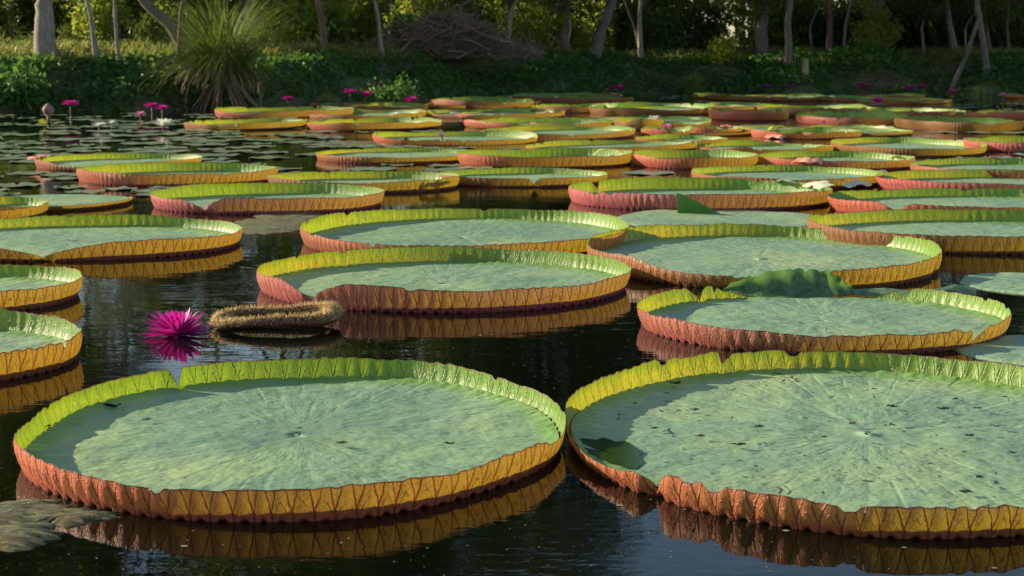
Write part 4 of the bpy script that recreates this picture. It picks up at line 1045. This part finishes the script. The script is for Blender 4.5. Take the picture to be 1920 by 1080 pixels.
# creeper and grass on the bank
def cover():
    rs_ = np.random.RandomState(8); n = 52000
    x = rs_.uniform(-26, 32, n); t = np.where(rs_.rand(n) < .9, rs_.uniform(.25, 4.2, n), rs_.uniform(4, 12, n)); patch = sinnoise(x, t * 2, 3, 10, .6, 3)
    keep = (patch > -.45) | (rs_.rand(n) < .12); x, t = x[keep], t[keep]; y = ysh(x) + t; z = ground_z(x, y) + np.abs(rs_.normal(size=len(x))) * .08 + .20 * np.clip(patch[keep], 0, 2) * (t < 4.6)
    P = np.stack([x, y, z], -1)
    o = ob('bank_creepers', cloud_mesh('bank_creepers', P, .17, 9, M_cover, .5, .7)); tag(o, 'low leafy creepers covering the dark pond bank', 'ground cover', kind='stuff')
cover()
def blades(m_list, n, base, spread, L, rs_, up=1.6, w=.02, droop=1.0):
    """arching blades as strips"""
    V, F = [], []
    for k in range(n):
        a = rs_.uniform(0, 6.283); r = spread * math.sqrt(rs_.rand()); p = Vector((base[0] + math.cos(a) * r, base[1] + math.sin(a) * r, base[2]))
        a2 = a + rs_.uniform(-.8, .8); e = rs_.uniform(up * .55, up) ; e = min(e, 1.55); l = L * rs_.uniform(.5, 1.1); ns = 7; s = Vector((-math.sin(a2), math.cos(a2), 0))
        b = len(V)
        for i in range(ns):
            ww = w * (1 - i / (ns - 1)) ** .7 + .002
            V += [tuple(p - s * ww), tuple(p + s * ww)]
            p = p + Vector((math.cos(a2) * math.cos(e), math.sin(a2) * math.cos(e), math.sin(e))) * l / (ns - 1); e -= droop * rs_.uniform(.1, .38)
        F += [[b + 2 * i, b + 2 * i + 1, b + 2 * i + 3, b + 2 * i + 2] for i in range(ns - 1)]
    m_list.add(V, F)
def grass_strip():
    rs_ = np.random.RandomState(12); m = MB()
    for k in range(4200):
        x = rs_.uniform(-19, 24); t = rs_.choice([rs_.uniform(4.0, 13), rs_.uniform(3.8, 6.5)]); y = float(ysh(x)) + t
        if abs(x - 5) < 3 and rs_.rand() < .6: continue
        blades(m, 5, (x, y, gz(x, y)), .15, .38, rs_, 1.5, .016)
    m2 = MB()
    for k in range(2600):
        x = rs_.uniform(-19, 24); t = rs_.uniform(.2, 5); y = float(ysh(x)) + t
        if sinnoise(np.array([x]), np.array([t * 2]), 3, 10, .6, 3)[0] > .1 and rs_.rand() < .8: continue
        blades(m2, 5, (x, y, gz(x, y)), .2, .32, rs_, 1.3, .012)
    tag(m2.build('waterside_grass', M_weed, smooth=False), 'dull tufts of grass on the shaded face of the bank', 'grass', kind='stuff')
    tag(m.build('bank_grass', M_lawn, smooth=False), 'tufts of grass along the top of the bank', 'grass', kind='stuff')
grass_strip()
def grass_clump():
    b = pix(420, 207, 0); Y = b.y + .6; base = at(418, 178, Y); root = empty('tall_grass_clump', (base.x, Y, gz(base.x, Y))); tag(root, 'tall arching grass clump hanging over the water at the left bank', 'grass clump')
    z0 = base.z - root.location.z; rs_ = np.random.RandomState(4)
    m = MB(); blades(m, 1000, (0, 0, z0 + .35), .45, 2.6, rs_, 1.62, .011, .75); blades(m, 500, (0, 0, z0 + .3), .5, 2.2, rs_, 1.2, .011, 1.2); m.build('green_blades', M_grass, root, smooth=False)
    m = MB(); blades(m, 260, (0, -.1, z0 + .45), .35, 1.3, rs_, .9, .02, 1.5); m.build('dry_blades', M_dry, root, smooth=False)
    m = MB()
    for k in range(26):
        a = rs_.uniform(-math.pi, 0.3); r = rs_.uniform(.3, 1.0)
        m.tube([(.1 * math.cos(a), .1 * math.sin(a), z0 + .5), (r * .5 * math.cos(a), r * .4 * math.sin(a), z0 + .15), (r * math.cos(a), r * .6 * math.sin(a), -root.location.z - .02)], [.05, .035, .02], 5, cap=False)
    m.build('roots', M_stick, root)
grass_clump()
# brush pile
def brush():
    Y = 51.5; base = at(828, 88, Y); z = gz(base.x, Y) + .05; root = empty('brush_pile', (base.x, Y, z)); tag(root, 'heaped pile of dead brown branches on top of the bank', 'brush pile'); rs_ = random.Random(8)
    def stick(m, big):
        u = rs_.gauss(0, .5); u = max(-1, min(1, u)); x = u * 3.0; hmax = 1.35 * math.exp(-((u - .1) / .62) ** 2) + .12
        c = Vector((x, rs_.uniform(-.9, .9), rs_.random() ** .7 * hmax)); a = rs_.gauss(0, .55) + (math.pi if rs_.random() < .5 else 0); l = rs_.uniform(.8, 2.2) if big else rs_.uniform(.3, 1.1)
        d = Vector((math.cos(a) * math.cos(rs_.uniform(-.5, .5)), rs_.uniform(-.4, .4), math.sin(a))); d.normalize(); r = rs_.uniform(.022, .05) if big else rs_.uniform(.008, .018)
        k = Vector((0, 0, rs_.uniform(-.12, .25))); P = [c - d * l / 2, c + k * .7, c + d * l / 2]
        P = [Vector((p.x, p.y, max(.02, p.z))) for p in P]; m.tube(P, [r, r * .85, r * .5], 6)
    for k in range(95): m = MB(); stick(m, True); m.build('branch', M_stick, root)
    m = MB()
    for k in range(1500): stick(m, False)
    tag(m.build('twigs', M_stick, root), None, None, kind='stuff')
brush()
# posts
for (px, yt, yb_, w, lb, mt) in ((1510, 110, 143, 13, 'short pale wooden post standing on the right bank', M_wood), (487, 155, 200, 7, 'thin grey stake in the water beside the tall grass clump', M_bark)):
    if px == 1510: Y = min((abs(at(px, yb_, q).z - gz(at(px, yb_, q).x, q)), q) for q in np.arange(52, 60, .1))[1]
    else: Y = pix(px, 203, 0).y
    a_ = at(px, yb_, Y); b_ = at(px, yt, Y); r = w / FPX * Y / 2; m = MB(); a_.z = min(a_.z, gz(a_.x, Y) - .05) if px == 1510 else -0.1
    m.tube([a_, a_.lerp(b_, .5), b_ - Vector((0, 0, .03)), b_], [r, r * .97, r * .95, r * .8], 12); tag(m.build('wooden_post', mt), lb, 'post')
# shrub spilling to the water at the left, and a few along the bank, the pale ones coloured as if sunlit
for (px, py, Y, s_, v, lb) in ((25, 178, 37.0, .75, 4, 'bushy plant spilling down to the water at the left edge'), (1300, 120, 57.6, .42, 2, 'yellow green bush on the bank right of the leaning tree'),
       (560, 60, 49, 1.5, 3, 'bush with sunlight painted into its bright lime leaves left of the reddish tree'), (1000, 80, 58, 1.1, 3, 'light green bush left of the twisted brown trunk'), (1640, 80, 61, .9, 3, 'yellow green bush behind the low curving tree'), (1080, 80, 60, .7, 2, 'small pale bush at the foot of the twisted brown tree'), (190, 70, 48, .8, 3, 'loose green bush left of the leaning dark tree'),
       (1360, 60, 60, .6, 2, 'small light bush below the pale gap in the wood'),
       (1560, 165, 52.6, .35, 4, 'small dark plant at the waterline below the wooden post'), (740, 178, 42.5, .6, 4, 'dark leafy plant on the bank behind three magenta flowers')):
    p = at(px, py, Y); z = max(0, gz(p.x, Y)); root = empty('bank_shrub', (p.x, Y, z - .05)); tag(root, lb, 'shrub')
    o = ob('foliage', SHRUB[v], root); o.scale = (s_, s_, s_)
    m = MB(); m.tube([(0, 0, 0), (.05, 0, .6 * s_), (.1, .05, 1.1 * s_)], [.04, .03, .02], 6); m.build('stem', M_barkr, root)
